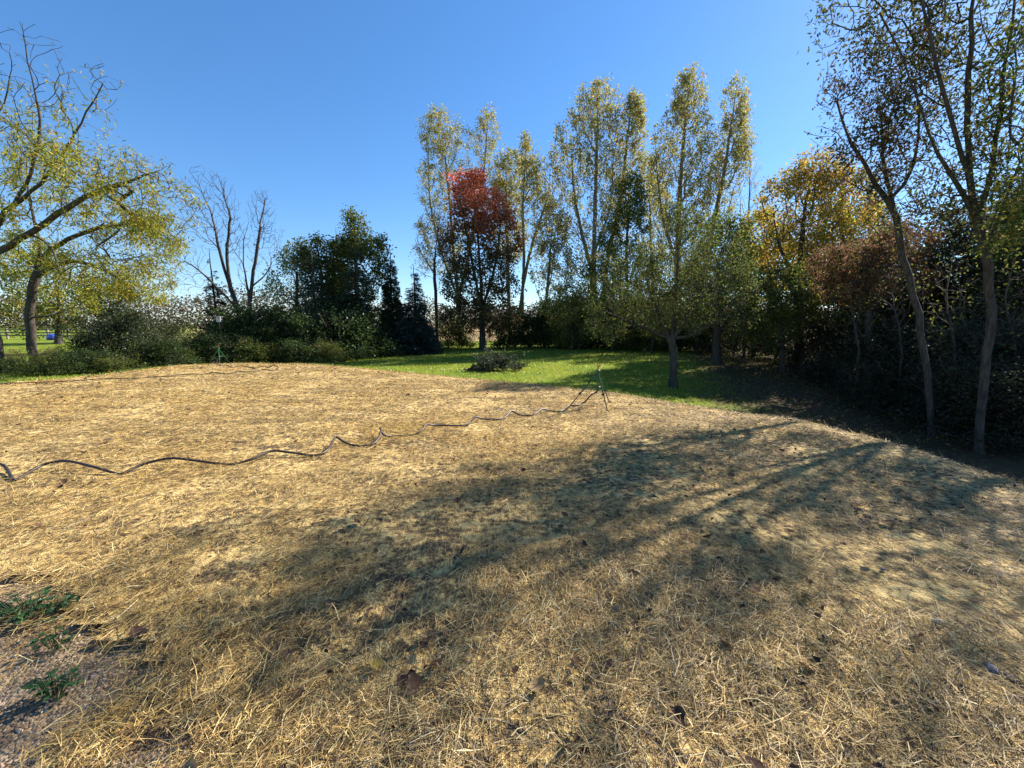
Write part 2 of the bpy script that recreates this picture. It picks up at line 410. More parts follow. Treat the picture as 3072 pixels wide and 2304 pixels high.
class Skel:
    def __init__(s, cap=14000):
        s.P = np.zeros((cap, 3)); s.D = np.zeros((cap, 3)); s.par = np.full(cap, -1, int); s.n = 0; s.rmin = np.zeros(cap)
    def add(s, p, par, rmin=0):
        i = s.n; s.P[i] = p; s.par[i] = par; s.rmin[i] = rmin
        s.D[i] = (p - s.P[par]) / max(np.linalg.norm(p - s.P[par]), 1e-6) if par >= 0 else (0, 0, 1)
        s.n += 1; return i
    def limb(s, pts, r0, r1, g, first=False, step=0.45, wob=0.016):
        pts = smooth_path(pts, 6) if len(pts) > 2 else np.asarray(pts, float)
        seg = np.linalg.norm(np.diff(pts, axis=0), axis=1); cum = np.r_[0, np.cumsum(seg)]; L = cum[-1]
        k = max(2, int(L / step)); t = np.linspace(0, L, k + 1)
        q = np.stack([np.interp(t, cum, pts[:, a]) for a in range(3)], 1)
        q[1:-1] += g.normal(size=(k - 1, 3)) * wob
        if first:
            par = s.add(q[0], -1, r0)
            s.D[par] = unit((q[1] - q[0])[None])[0]
        else:
            par = int(np.argmin(np.linalg.norm(s.P[:s.n] - q[0], axis=1)))
        for i in range(1, k + 1):
            par = s.add(q[i], par, r1 + (r0 - r1) * (1 - i / k) ** 1.4)
    def fill(s, A, g, k_up=0.6, k_dir=0.35, step=0.5, jit=0.025, low=0.0):
        n0 = s.n
        T = s.P[:n0]
        dm = np.array([np.min(np.linalg.norm(T - a, axis=1)) for a in A])
        for a in A[np.argsort(dm)]:
            P = s.P[:s.n]; df = a - P; d = np.linalg.norm(df, axis=1) + 1e-6
            c = d * (1 + k_up * (1 - df[:, 2] / d) + k_dir * (1 - (df * s.D[:s.n]).sum(1) / d))
            if low > 0: c = c + (P[:, 2] < low) * 3.0
            i = int(np.argmin(c)); dd = d[i]
            if dd < 0.08: continue
            m = max(1, int(dd / step)) + (dd > .35)
            ctrl = P[i] + unit((0.6 * s.D[i] + df[i] / dd)[None])[0] * dd * 0.45
            par = i; p0 = P[i].copy()
            if s.n + m >= len(s.P): break
            for q in range(1, m + 1):
                t = q / m
                b = (1 - t) ** 2 * p0 + 2 * t * (1 - t) * ctrl + t * t * a
                if q < m: b = b + g.normal(size=3) * jit * min(dd, 1.0)
                par = s.add(b, par)
    def finish(s, r0, rt):
        n = s.n; tips = np.zeros(n); kids = np.bincount(s.par[1:n], minlength=n)
        tips[kids == 0] = 1
        for i in range(n - 1, 0, -1): tips[s.par[i]] += tips[i]
        e = math.log(max(tips[0], 2)) / math.log(r0 / rt)
        r = rt * tips ** (1 / e)
        s.r = np.maximum(r, s.rmin[:n]); s.tips = tips
        base = s.P[0, 2]
        s.r = s.r * (1 + 0.55 * np.exp(-(s.P[:n, 2] - base) / (1.6 * r0)) * (s.r > 0.4 * r0))
        best = np.full(n, -1); bv = np.zeros(n)
        for i in range(1, n):
            if s.r[i] > bv[s.par[i]]: bv[s.par[i]] = s.r[i]; best[s.par[i]] = i
        s.cont = np.zeros(n, bool); s.cont[best[best >= 0]] = True
        return s
    def mesh_parts(s, split):
        n = s.n; i = np.arange(1, n); p = s.par[1:n]
        cont = s.cont[i]
        T0 = np.where(cont[:, None], s.D[p], s.D[i]); T1 = s.D[i]
        R0 = np.where(cont, s.r[p], np.minimum(s.r[p], s.r[i] * 1.12)); R1 = s.r[i]
        R0 = np.minimum(R0, np.maximum(R1 * 1.7, 0.0))
        res = []
        for lo, hi, groups in ((split, 9, ((split, 9, 8),)), (0, split, ((0.03, split, 5), (0, 0.03, 3)))):
            parts = []
            for a, b, sd in groups:
                m = (R1 >= a) & (R1 < b)
                if m.any(): parts.append(tubes(s.P[p[m]], s.P[i[m]], R0[m], R1[m], T0[m], T1[m], sd))
            res.append(join(parts))
        return res
    def leaves(s, n, g, spread, Lr, Wr, maxtips=2, up=0.0, droop=0.0, weight=None, along=0.35):
        k = s.n; cand = np.where(s.tips[:k] <= maxtips)[0]; cand = cand[cand > 0]
        Q = s.P[cand]; cs = 1.0 / max(.5, 2.2 * spread + .25)
        w = np.clip((vnoise((Q[:, 0] + .6 * Q[:, 2]) * cs, (Q[:, 1] + .8 * Q[:, 2]) * cs, 5) - .28) * 2.6, .12, 1)
        if weight is not None: w = w * weight(Q)
        w = w / w.sum()
        c = g.choice(cand, n, p=w)
        f = g.random((n, 1))
        P = s.P[c] * (1 - f * .8) + s.P[s.par[c]] * f * .8 + g.normal(size=(n, 3)) * spread
        D = unit(s.D[c] * along + rand_dirs(n, g) + np.array([0, 0, up - droop]))
        Nn = unit(rand_dirs(n, g) + np.array([0, 0, .6]))
        Ls = g.uniform(Lr[0], Lr[1], n); Wd = g.uniform(Wr[0], Wr[1], n)
        v, fc = leaf_quads(P, D, Nn, Ls, Wd)
        return v, fc, P

def ell(px, py, rx, ry, Y, n, g, shell=0.55, dep=0.85):
    """n points in an ellipsoid whose outline is rx, ry picture pixels, standing at depth Y"""
    c = W(px, py, Y); m = mpp(Y)
    d = rand_dirs(n, g); r = (shell ** 3 + (1 - shell ** 3) * g.random((n, 1))) ** (1 / 3)
    if shell <= 0: r = g.random((n, 1)) ** (1 / 3)
    return c + d * r * np.array([rx * m, rx * m * dep, ry * m])

def build_tree(name, label, cat, sk, r0, rt, bark, twig, split, leafspec=None, group=None, extra=None):
    s = sk.finish(r0, rt); base = s.P[0].copy(); base[2] = Hs(base[0], base[1])
    e = thing(name, label, cat, base, group)
    t, b = s.mesh_parts(split)
    if len(t[0]): link('trunk', mesh('trunk', t[0] - base, t[1], smooth=True, mat=bark), e)
    if len(b[0]): link('branches', mesh('branches', b[0] - base, b[1], smooth=True, mat=twig), e)['kind'] = 'stuff'
    if leafspec:
        v, f, P = leafspec['geo'](s)
        c = leafspec['col'](P)
        link('crown', mesh('crown', v - base, f, colr=np.repeat(c, 4, 0), mat=leafspec.get('mat', M_LEAF)), e)
    return e

_seed = [100]
def tree(name, label, Y, trunk, r0, envs, n_leaf=6000, Lr=(.09, .15), Wr=(.06, .1), pal=None, rt=0.007, bark=None, twig=None,
         k_up=.6, k_dir=.35, spread=.16, limbs=(), colf=None, mat=None, cat='tree', split=.045, maxtips=2, droop=0.0, weight=None, step=.5,
         group=None, r_top=None, wide=1.0, more=1.0, shell=.45, along=.35, low=0.0, cap=14000, dep=.85):
    _seed[0] += 1; g = np.random.default_rng(_seed[0])
    sk = Skel(cap)
    b = ground_at(trunk[0][0], Y); b[2] -= 0.15
    pts = [b] + [W(p[0], p[1], Y + (p[2] if len(p) > 2 else 0)) for p in trunk[1:]]
    sk.limb(pts, r0, r_top if r_top else r0 * .10, g, first=True)
    for lm in limbs:
        q = [W(p[0], p[1], Y + (p[2] if len(p) > 2 else 0)) for p in lm[1]]
        sk.limb(q, lm[0], lm[0] * .12, g)
    A = np.concatenate([ell(px, py, rx * wide, ry, Y + (rest[0] if rest else 0), int(n * more), g, shell, dep) for (px, py, rx, ry, n, *rest) in envs])
    A = A[A[:, 2] > b[2] + 0.35]
    sk.fill(A, g, k_up, k_dir, step, low=low)
    spec = None
    if n_leaf:
        spec = dict(geo=lambda s: s.leaves(n_leaf, g, spread, Lr, Wr, maxtips, droop=droop, weight=weight, along=along),
                    col=(lambda P: colf(P, g)) if colf else (lambda P: pick_cols(len(P), pal, g)), mat=mat or M_LEAF)
    return build_tree(name, label, cat, sk, r0, rt, bark or M_BARK, twig or M_TWIG, split, spec, group)

# colour lists (linear albedo, weight)
GREEN = [(.065, .105, .022, 4), (.10, .14, .03, 3), (.15, .17, .04, 1)]
DKGREEN = [(.028, .050, .016, 5), (.045, .070, .022, 2), (.06, .08, .03, 1)]
GREYGR = [(.045, .062, .026, 4), (.065, .085, .034, 3), (.11, .125, .055, 1), (.028, .04, .018, 4)]
OLIVE = [(.14, .15, .03, 4), (.20, .19, .038, 3), (.09, .115, .026, 3)]
YELLOW = [(.36, .31, .03, 5), (.27, .28, .035, 5), (.16, .20, .03, 4), (.40, .27, .04, 1), (.20, .14, .04, 1)]
POPLAR = [(.32, .32, .085, 5), (.40, .36, .10, 4), (.21, .23, .06, 4), (.46, .33, .08, 2), (.36, .20, .07, 1)]
POPLARY = [(.40, .35, .09, 4), (.30, .30, .08, 3), (.44, .30, .08, 2), (.20, .21, .06, 2)]
ORANGE = [(.44, .25, .05, 4), (.52, .36, .05, 5), (.28, .14, .05, 2), (.40, .38, .05, 4), (.18, .18, .04, 2)]
BROWN = [(.22, .115, .065, 4), (.12, .06, .04, 3), (.22, .12, .06, 2), (.10, .09, .03, 2)]
DKBROWN = [(.07, .05, .035, 4), (.10, .06, .045, 3), (.06, .075, .025, 4), (.12, .10, .03, 2)]

# ------------------------------------------------------------------ the big trees
LG = dict(bark=M_BARK, twig=M_BARK)
# left: walnut / locust like trees with drooping yellow leaves
tree('yellow_tree', 'large spreading tree with drooping yellow-green leaves and bare twigs at its top', 15.5,
     [(8, 1130), (-25, 960), (-60, 800), (15, 640), (75, 560), (120, 380), (95, 230), (70, 95)], .14,
     [(70, 330, 110, 150, 120), (200, 420, 170, 150, 150), (60, 560, 160, 160, 150), (330, 560, 200, 110, 200), (470, 610, 110, 90, 120), (420, 740, 120, 70, 120), (330, 830, 170, 60, 120),
      (100, 180, 90, 110, 60), (270, 250, 90, 60, 50)],
     n_leaf=12500, Lr=(.12, .24), Wr=(.03, .05), pal=YELLOW, k_up=.35, k_dir=.5, spread=.13, droop=.55, along=.5, step=.35,
     limbs=[(.055, [(-60, 790), (30, 735), (110, 690), (240, 600), (400, 540), (470, 515)]),
            (.075, [(15, 640), (110, 560), (200, 440), (270, 320), (300, 270)]),
            (.06, [(-60, 800), (-90, 560), (-40, 400), (20, 300), (30, 230)])],
     bark=M_BARKG, twig=M_BARK, maxtips=2,
     weight=lambda P: np.clip(1.15 - np.maximum((P[:, 2] - 7.2) / 2.6, 0), 0.015, 1.2))
tree('yellow_tree', 'dark trunked tree whose limb arches over the shrubs carrying yellow leaf sprays', 18.5,
     [(105, 1085), (87, 960), (106, 820), (118, 730), (90, 600), (80, 470)], .17,
     [(250, 760, 120, 60, 90), (430, 840, 100, 80, 120), (470, 700, 80, 70, 90), (90, 520, 80, 110, 60), (330, 660, 110, 60, 70), (60, 760, 80, 80, 50)],
     n_leaf=9000, Lr=(.12, .24), Wr=(.03, .05), pal=YELLOW, k_up=.3, k_dir=.5, spread=.14, droop=.6, step=.35,
     limbs=[(.08, [(108, 820), (145, 755), (250, 700), (350, 675), (440, 655)]),
            (.065, [(106, 830), (180, 790), (260, 790), (370, 840)]),
            (.05, [(90, 950), (160, 945), (230, 915), (290, 885)]),
            (.045, [(95, 1000), (60, 990), (40, 950), (60, 900)])], bark=M_BARK, twig=M_BARK)
tree('yellow_tree', 'rounded yellow and olive tree standing out in the green paddock beyond the shrubs', 38,
     [(175, 1000), (175, 900), (170, 800)], .25, [(170, 860, 110, 120, 260), (80, 880, 110, 130, 200)], n_leaf=8500, Lr=(.16, .26), Wr=(.11, .17), pal=YELLOW + [(.12, .14, .03, 9)], spread=.3)
tree('green_tree', 'grey-green leafy tree behind the shrubs, right of the yellow paddock tree', 42,
     [(330, 1000), (330, 930), (330, 880)], .2, [(330, 895, 75, 75, 160)], n_leaf=4500, Lr=(.16, .26), Wr=(.11, .16), pal=GREYGR + [(.16, .14, .04, 3)], spread=.3)
# bare trees
BARE = dict(n_leaf=0, bark=M_BARKG, twig=M_TWIG, rt=.006, k_up=.75, k_dir=.55, split=.05, step=.3)
tree('bare_tree', 'bare tree with crooked forked limbs, the taller of two leafless trees above the dark hedge', 25,
     [(735, 1010), (715, 930), (690, 860), (660, 760), (640, 660), (600, 560)], .14,
     [(620, 620, 75, 110, 330), (665, 620, 50, 100, 220), (590, 700, 60, 90, 160), (570, 830, 60, 60, 130), (700, 700, 40, 80, 150)],
     limbs=[(.10, [(692, 862), (680, 760), (690, 650), (655, 530)]), (.07, [(715, 930), (640, 850), (580, 800), (535, 770)])], **BARE)
tree('bare_tree', 'bare tree with upswept twigs, the slimmer of two leafless trees beside the dark hedge', 24,
     [(748, 1010), (750, 900), (770, 760), (785, 650), (800, 590)], .11,
     [(785, 640, 40, 75, 280), (800, 740, 45, 60, 170), (735, 780, 40, 110, 170), (815, 700, 40, 30, 80)],
     limbs=[(.07, [(750, 900), (735, 820), (730, 740), (745, 670)]), (.06, [(755, 860), (790, 830), (815, 790)])], **BARE)
tree('light_green_tree', 'slender light green tree with thin airy foliage left of the dark evergreens', 27,
     [(885, 1040), (890, 900), (892, 760)], .13, [(890, 780, 48, 45, 110), (850, 850, 55, 60, 90), (910, 880, 45, 70, 60), (820, 900, 40, 60, 30)], n_leaf=4200, Lr=(.12, .2), Wr=(.06, .10), pal=[(.20, .24, .10, 5), (.27, .30, .14, 4), (.12, .15, .06, 3)], spread=.22)
tree('green_tree', 'green leafy tree with thin pointed top rising out of the dark evergreens', 28,
     [(1075, 1040), (1070, 850), (1062, 700), (1058, 625)], .16, [(1060, 680, 32, 50, 60), (1085, 740, 70, 40, 160), (1130, 780, 45, 60, 90), (1060, 830, 90, 90, 150)], n_leaf=8000, Lr=(.14, .24), Wr=(.08, .13), pal=OLIVE + GREEN, spread=.22)
tree('green_tree', 'sparse dark green tree between the light airy tree and the pointed leafy one', 27,
     [(965, 1040), (965, 850), (950, 720)], .13, [(945, 760, 50, 50, 90), (965, 850, 60, 70, 120), (1000, 760, 35, 40, 40)], n_leaf=4500, Lr=(.14, .22), Wr=(.07, .12), pal=DKGREEN + OLIVE, spread=.22)
tree('slender_tree', 'slender nearly leafless tree between the small spruce and the red-topped maple', 33,
     [(1312, 1030), (1308, 900), (1303, 800), (1315, 680), (1322, 620)], .13, [(1300, 720, 55, 90, 170), (1265, 770, 35, 60, 50), (1330, 800, 40, 70, 60)],
     limbs=[(.05, [(1305, 820), (1270, 770), (1245, 720)])], n_leaf=2600, Lr=(.10, .16), Wr=(.06, .09), pal=[(.12, .10, .06, 3), (.16, .12, .06, 2), (.09, .09, .04, 3)], k_up=.9, k_dir=.5, spread=.16)
# red maple
def red_col(P, g):
    z = P[:, 2]; x = P[:, 0]
    t = np.clip((z + 0.55 * np.sin(x * 2.1) + 0.25 * np.clip(x + 1.0, -2, 2) + g.normal(size=len(z)) * .8 - 7.0) / 3.6, 0, 1)
    lowc = pick_cols(len(P), [(.085, .060, .03, 4), (.085, .095, .03, 5), (.15, .065, .04, 2), (.13, .12, .035, 3)], g)
    midc = pick_cols(len(P), [(.34, .12, .065, 4), (.20, .10, .055, 2), (.40, .13, .07, 3)], g)
    hi = pick_cols(len(P), [(.72, .19, .10, 4), (.74, .29, .13, 3), (.60, .13, .08, 2)], g)
    t = t[:, None]
    c = np.where(t < .5, lowc * (1 - 2 * t) + midc * 2 * t, midc * (2 - 2 * t) + hi * (2 * t - 1))
    return c
tree('red_maple', 'egg shaped maple with scarlet top and brown-green lower branches at far lawn edge', 31,
     [(1448, 1040), (1446, 930), (1440, 800), (1432, 700), (1420, 560)], .24,
     [(1405, 565, 60, 55, 150), (1440, 640, 105, 80, 280), (1440, 740, 125, 90, 340), (1445, 850, 125, 90, 330), (1440, 945, 135, 50, 320), (1490, 640, 40, 50, 60)],
     limbs=[(.09, [(1446, 930), (1425, 830), (1400, 700), (1380, 610)]), (.09, [(1447, 930), (1480, 820), (1500, 690), (1498, 600)])],
     n_leaf=24000, Lr=(.14, .22), Wr=(.10, .15), colf=red_col, k_up=.35, spread=.19, shell=.3)
# poplars
PO = dict(bark=M_BARKP, twig=M_BARKP, k_up=2.2, k_dir=.5, spread=.16, mat=M_POP, pal=POPLAR, rt=.008, Lr=(.13, .20), Wr=(.09, .14), shell=.2, split=.05, step=.6, dep=.9, wide=1.18, more=1.5)
pg = 'tall poplars behind the far lawn edge'
tree('poplar', 'tall pale poplar with several blunt crowns directly behind the red-topped maple', 42, [(1385, 1035), (1375, 900), (1360, 750), (1345, 560), (1320, 350)], .28,
     [(1320, 400, 50, 75, 150), (1460, 400, 30, 80, 90), (1300, 540, 45, 120, 150), (1390, 500, 60, 130, 170), (1330, 720, 70, 120, 160), (1470, 560, 40, 110, 90)],
     limbs=[(.13, [(1375, 900), (1420, 700), (1450, 520), (1465, 350)]), (.10, [(1375, 900), (1320, 740), (1290, 600), (1285, 450)])], n_leaf=16000, group=pg, **PO)
tree('poplar', 'slim poplar column rising just right of the red-topped maple', 41, [(1530, 1035), (1525, 850), (1520, 650), (1518, 480)], .2,
     [(1525, 540, 42, 90, 150), (1530, 680, 45, 130, 160)], n_leaf=8000, group=pg, **PO)
tree('poplar', 'forked grey-stemmed poplar with thin open crown between the maple and the tallest poplars', 38, [(1570, 1035), (1566, 900), (1575, 830), (1600, 720), (1640, 600), (1650, 520)], .22,
     [(1580, 520, 35, 110, 140), (1650, 530, 50, 90, 120), (1610, 620, 60, 140, 160)],
     limbs=[(.12, [(1567, 890), (1572, 760), (1568, 620), (1580, 440)])], n_leaf=7500, group=pg, **PO)
PY = dict(PO); PY['pal'] = POPLARY
tree('poplar', 'lower yellowish poplar with leaning stems at the left foot of the tallest poplar', 36, [(1640, 1035), (1640, 900), (1650, 780), (1660, 640)], .17,
     [(1655, 680, 48, 90, 150), (1670, 800, 45, 90, 110), (1630, 780, 40, 100, 60)],
     limbs=[(.07, [(1642, 980), (1690, 870), (1730, 780), (1770, 720)]), (.06, [(1640, 960), (1610, 870), (1590, 800)])], n_leaf=6500, group=pg, **PY)
tree('poplar', 'stout poplar with full rounded yellow-green top and straight trunk', 37, [(1782, 1035), (1780, 850), (1785, 650), (1790, 450), (1795, 270)], .34,
     [(1790, 330, 65, 75, 230), (1770, 440, 90, 120, 300), (1790, 580, 95, 140, 280), (1700, 520, 35, 100, 60), (1740, 720, 70, 120, 110), (1800, 780, 70, 110, 110)],
     limbs=[(.12, [(1780, 830), (1745, 700), (1720, 560), (1715, 420)]), (.10, [(1782, 760), (1830, 620), (1840, 450)])], n_leaf=16000, group=pg, **PO)
tree('poplar', 'narrow poplar leaning right beside the stout round-topped poplar', 38, [(1800, 1035), (1820, 800), (1860, 600), (1895, 300)], .2,
     [(1900, 350, 30, 75, 120), (1890, 470, 42, 120, 160), (1860, 620, 45, 110, 100)], n_leaf=8000, group=pg, **PO)
tree('poplar', 'shorter thin poplar in the gap between the two tallest poplars', 43, [(1960, 1035), (1955, 800), (1950, 600), (1952, 480)], .16,
     [(1952, 540, 32, 80, 100), (1965, 680, 40, 130, 130)], n_leaf=5500, group=pg, **PO)
tree('poplar', 'tallest poplar with rusty pointed tip and purple-grey trunk', 36, [(2040, 1035), (2034, 850), (2036, 650), (2050, 430), (2074, 220)], .32,
     [(2070, 290, 42, 85, 200), (2050, 420, 70, 110, 260), (2030, 560, 85, 120, 220), (2085, 560, 45, 130, 110), (1985, 520, 35, 120, 80), (2030, 740, 80, 110, 130)],
     limbs=[(.1, [(2034, 800), (1990, 660), (1970, 500), (1965, 380)])], n_leaf=14500, group=pg, **PO)
tree('poplar', 'tall poplar leaning right with loose feathery crown, beside the rusty-tipped one', 37, [(2095, 1035), (2110, 850), (2135, 700), (2175, 500), (2210, 260)], .22,
     [(2205, 320, 35, 80, 130), (2190, 450, 55, 110, 180), (2165, 600, 60, 120, 160), (2230, 470, 25, 90, 70)], n_leaf=9500, group=pg, **PO)
tree('bare_tree', 'wispy leafless tree right of the leaning poplar, in front of the orange trees', 34, [(2240, 1040), (2240, 850), (2245, 650), (2250, 520)], .12,
     [(2245, 580, 45, 110, 150), (2270, 700, 40, 90, 60)], n_leaf=500, Lr=(.12, .18), Wr=(.07, .11), pal=POPLARY, k_up=1.4, k_dir=.5, bark=M_BARKG, twig=M_TWIG, rt=.007)
tree('green_tree', 'dark olive leafy tree with rounded head in front of the poplar trunks', 31, [(1885, 1040), (1882, 880), (1880, 740), (1890, 600)], .17,
     [(1890, 590, 50, 65, 200), (1870, 700, 70, 80, 180), (1900, 820, 70, 90, 140), (1790, 860, 70, 90, 110)],
     limbs=[(.07, [(1883, 900), (1850, 800), (1820, 720)]), (.06, [(1883, 860), (1920, 760), (1940, 680)])], n_leaf=8500, Lr=(.14, .22), Wr=(.09, .14), pal=OLIVE + GREEN, spread=.2)
# crab apple on the lawn
tree('crab_apple_tree', 'spreading multi-stemmed tree with dense twiggy crown and dark thick trunk on the lawn', 14.5,
     [(2020, 1150), (2022, 1070), (2015, 1010), (2005, 930)], .135,
     [(2030, 770, 140, 140, 330), (1920, 850, 110, 120, 280), (2140, 830, 120, 140, 320), (2010, 930, 160, 80, 280), (1830, 940, 75, 90, 150), (2215, 900, 75, 100, 140), (2030, 670, 85, 60, 130)],
     limbs=[(.10, [(2018, 1040), (1985, 960), (1950, 880), (1930, 800)]), (.10, [(2020, 1030), (2060, 950), (2110, 880), (2150, 800)]),
            (.08, [(2016, 1010), (2025, 900), (2035, 790), (2030, 700)]), (.07, [(2018, 1030), (1950, 990), (1870, 960), (1810, 930)]), (.07, [(2022, 1030), (2110, 985), (2180, 950)])],
     n_leaf=20000, Lr=(.05, .09), Wr=(.035, .055), pal=[(.09, .115, .025, 5), (.14, .16, .035, 4), (.045, .055, .02, 5), (.22, .21, .05, 2)], k_up=1.2, k_dir=.4, shell=.1, spread=.10, rt=.004, step=.3, split=.04, maxtips=2)
tree('green_tree', 'green-yellow tree with straight dark trunk standing in leaf-strewn grass behind the twiggy tree', 20,
     [(2152, 1095), (2152, 1000), (2150, 880), (2160, 760)], .19, [(2170, 800, 110, 110, 260), (2240, 900, 110, 110, 260), (2080, 900, 90, 90, 180), (2180, 700, 70, 60, 90)],
     n_leaf=13000, Lr=(.09, .14), Wr=(.06, .09), pal=OLIVE + GREEN, spread=.16)
# autumn trees
tree('orange_tree', 'oak-like tree with orange and rusty leaves beneath the tall dark right-hand tree', 21,
     [(2400, 1080), (2395, 930), (2400, 780), (2420, 600), (2440, 500)], .2, [(2440, 530, 90, 70, 200), (2380, 620, 100, 110, 280), (2480, 680, 120, 110, 280), (2420, 780, 140, 90, 260)],
     n_leaf=15000, Lr=(.10, .17), Wr=(.06, .10), pal=ORANGE, spread=.17, limbs=[(.06, [(2398, 850), (2460, 740), (2530, 640)]), (.06, [(2396, 860), (2340, 740), (2320, 640)])])
tree('golden_tree', 'golden yellow tree glowing behind the small brown-leaved tree', 23,
     [(2540, 1080), (2538, 930), (2530, 760), (2520, 600)], .17, [(2520, 600, 90, 90, 200), (2560, 720, 120, 110, 260), (2480, 820, 110, 80, 180)],
     n_leaf=9500, Lr=(.11, .18), Wr=(.07, .11), pal=YELLOW + ORANGE + [(.22, .24, .03, 5)], spread=.18)
tree('yellow_tree', 'yellow and orange tree between the leaning poplar and the rusty oak-like tree', 26,
     [(2310, 1060), (2308, 900), (2300, 760), (2290, 660)], .17, [(2290, 690, 70, 60, 140), (2320, 790, 100, 90, 260), (2260, 820, 70, 90, 130)],
     n_leaf=9000, Lr=(.12, .19), Wr=(.08, .12), pal=YELLOW + ORANGE, spread=.18)
tree('green_tree', 'bright green-yellow understory tree with small leaves at the wood edge', 17.5,
     [(2350, 1110), (2345, 1000), (2340, 880)], .11, [(2330, 880, 140, 90, 300), (2300, 980, 110, 70, 220), (2440, 900, 110, 90, 200)],
     n_leaf=14000, Lr=(.07, .12), Wr=(.05, .08), pal=OLIVE + GREEN + [(.24, .22, .03, 3)], spread=.14)
tree('brown_tree', 'small tree with dry reddish brown leaves on level twigs within the right-hand wood', 14.5,
     [(2610, 1180), (2605, 1000), (2600, 860)], .10, [(2580, 780, 140, 60, 220), (2620, 850, 150, 70, 260), (2700, 720, 90, 60, 120)],
     n_leaf=14500, Lr=(.07, .12), Wr=(.04, .07), pal=BROWN + [(.16, .15, .03, 2)], spread=.13, k_up=.2)
# right-hand tall trees
tree('tall_tree', 'tall grey-trunked tree leaning left with brown-green leaves beside the mound', 9.5,
     [(2802, 1262), (2775, 1060), (2745, 900), (2715, 780), (2680, 620), (2650, 480), (2640, 330)], .068,
     [(2640, 220, 150, 110, 220), (2570, 330, 130, 120, 260), (2700, 380, 130, 130, 240), (2620, 480, 140, 90, 240), (2720, 560, 120, 90, 150)],
     limbs=[(.04, [(2690, 660), (2610, 520), (2540, 400), (2510, 300)]), (.04, [(2680, 620), (2740, 480), (2760, 340), (2730, 200)])],
     n_leaf=5000, Lr=(.06, .11), Wr=(.03, .055), pal=DKBROWN, spread=.11, bark=M_BARKG, twig=M_BARK, rt=.005, step=.35, low=3.0)
tree('tall_tree', 'tallest tree at the mound edge, thick grey trunk splitting into upswept limbs', 8.3,
     [(2940, 1300), (2956, 1120), (2970, 960), (2960, 800), (2928, 650), (2905, 500), (2900, 300), (2915, 100), (2925, -120)], .075,
     [(2760, 60, 150, 130, 260, 1.0), (2900, 60, 150, 150, 260), (3020, 120, 130, 170, 220), (2850, 280, 160, 130, 260, .5), (3010, 400, 130, 130, 200), (2900, 520, 170, 120, 240), (2560, 60, 110, 90, 120, .8),
      (2800, -200, 220, 130, 220), (3000, -220, 200, 150, 220), (3060, 620, 120, 100, 120), (2780, 640, 120, 60, 110)],
     limbs=[(.05, [(2925, 640), (2830, 480), (2760, 330), (2700, 160), (2640, 40)]), (.048, [(2910, 540), (2860, 380), (2800, 150), (2750, -80)]),
            (.048, [(2930, 660), (2980, 480), (3000, 280), (3040, 60), (3060, -120)]), (.06, [(2960, 780), (3020, 600), (3080, 420)])],
     n_leaf=9000, Lr=(.07, .13), Wr=(.03, .05), pal=[(.07, .085, .025, 5), (.10, .11, .03, 4), (.16, .14, .03, 2), (.09, .065, .03, 2)], spread=.11, bark=M_BARKG, twig=M_BARK, rt=.005, step=.35, low=3.0, droop=.25)
tree('tall_tree', 'leafy tree at the mound edge right of the thick upswept trunk, half out of view', 7.2,
     [(3230, 1500), (3240, 1200), (3230, 900), (3200, 600), (3180, 300)], .10,
     [(3160, 500, 150, 160, 150), (3200, 200, 200, 200, 220), (3120, 650, 140, 110, 120), (3250, 600, 150, 150, 100)],
     n_leaf=4800, Lr=(.06, .12), Wr=(.03, .06), pal=OLIVE + GREEN, spread=.12, bark=M_BARKG, twig=M_BARK, rt=.005, step=.4, low=2.5)
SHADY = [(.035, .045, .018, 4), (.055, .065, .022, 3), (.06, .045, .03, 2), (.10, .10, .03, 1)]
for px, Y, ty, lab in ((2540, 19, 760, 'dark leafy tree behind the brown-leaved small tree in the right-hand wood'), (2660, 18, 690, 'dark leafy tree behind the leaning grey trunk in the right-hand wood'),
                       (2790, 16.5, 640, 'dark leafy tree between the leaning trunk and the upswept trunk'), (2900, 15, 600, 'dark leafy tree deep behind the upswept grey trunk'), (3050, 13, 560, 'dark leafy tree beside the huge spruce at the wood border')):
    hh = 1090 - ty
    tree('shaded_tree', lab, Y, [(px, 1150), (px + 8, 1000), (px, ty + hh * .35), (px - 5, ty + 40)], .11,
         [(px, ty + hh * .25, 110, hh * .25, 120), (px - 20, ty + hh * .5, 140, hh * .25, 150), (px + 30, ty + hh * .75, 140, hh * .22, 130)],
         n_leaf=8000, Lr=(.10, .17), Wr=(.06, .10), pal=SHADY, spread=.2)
for px, Y, ty, lab in ((1715, 30, 790, 'small green tree in the hedgerow below the yellowish poplar'), (1835, 29, 740, 'small green tree in the hedgerow right of the stout poplar trunk'), (1955, 27, 700, 'small green tree behind the twiggy lawn tree, left of its trunk'),
                       (2090, 26, 690, 'small green tree behind the twiggy lawn tree, right of its trunk'), (2230, 23, 670, 'small yellow-green tree left of the bright understory tree at the wood edge')):
    hh = 1050 - ty
    tree('young_tree', lab, Y, [(px, 1060), (px + 5, 960), (px, ty + 40)], .07,
         [(px, ty + hh * .25, 50, hh * .25, 90), (px - 20, ty + hh * .5, 75, hh * .25, 130), (px + 20, ty + hh * .7, 75, hh * .25, 120)],
         n_leaf=6500, Lr=(.10, .17), Wr=(.07, .11), pal=[(.15, .17, .04, 4), (.22, .23, .05, 4), (.28, .26, .07, 3), (.10, .125, .03, 2)], spread=.2, k_up=.9)

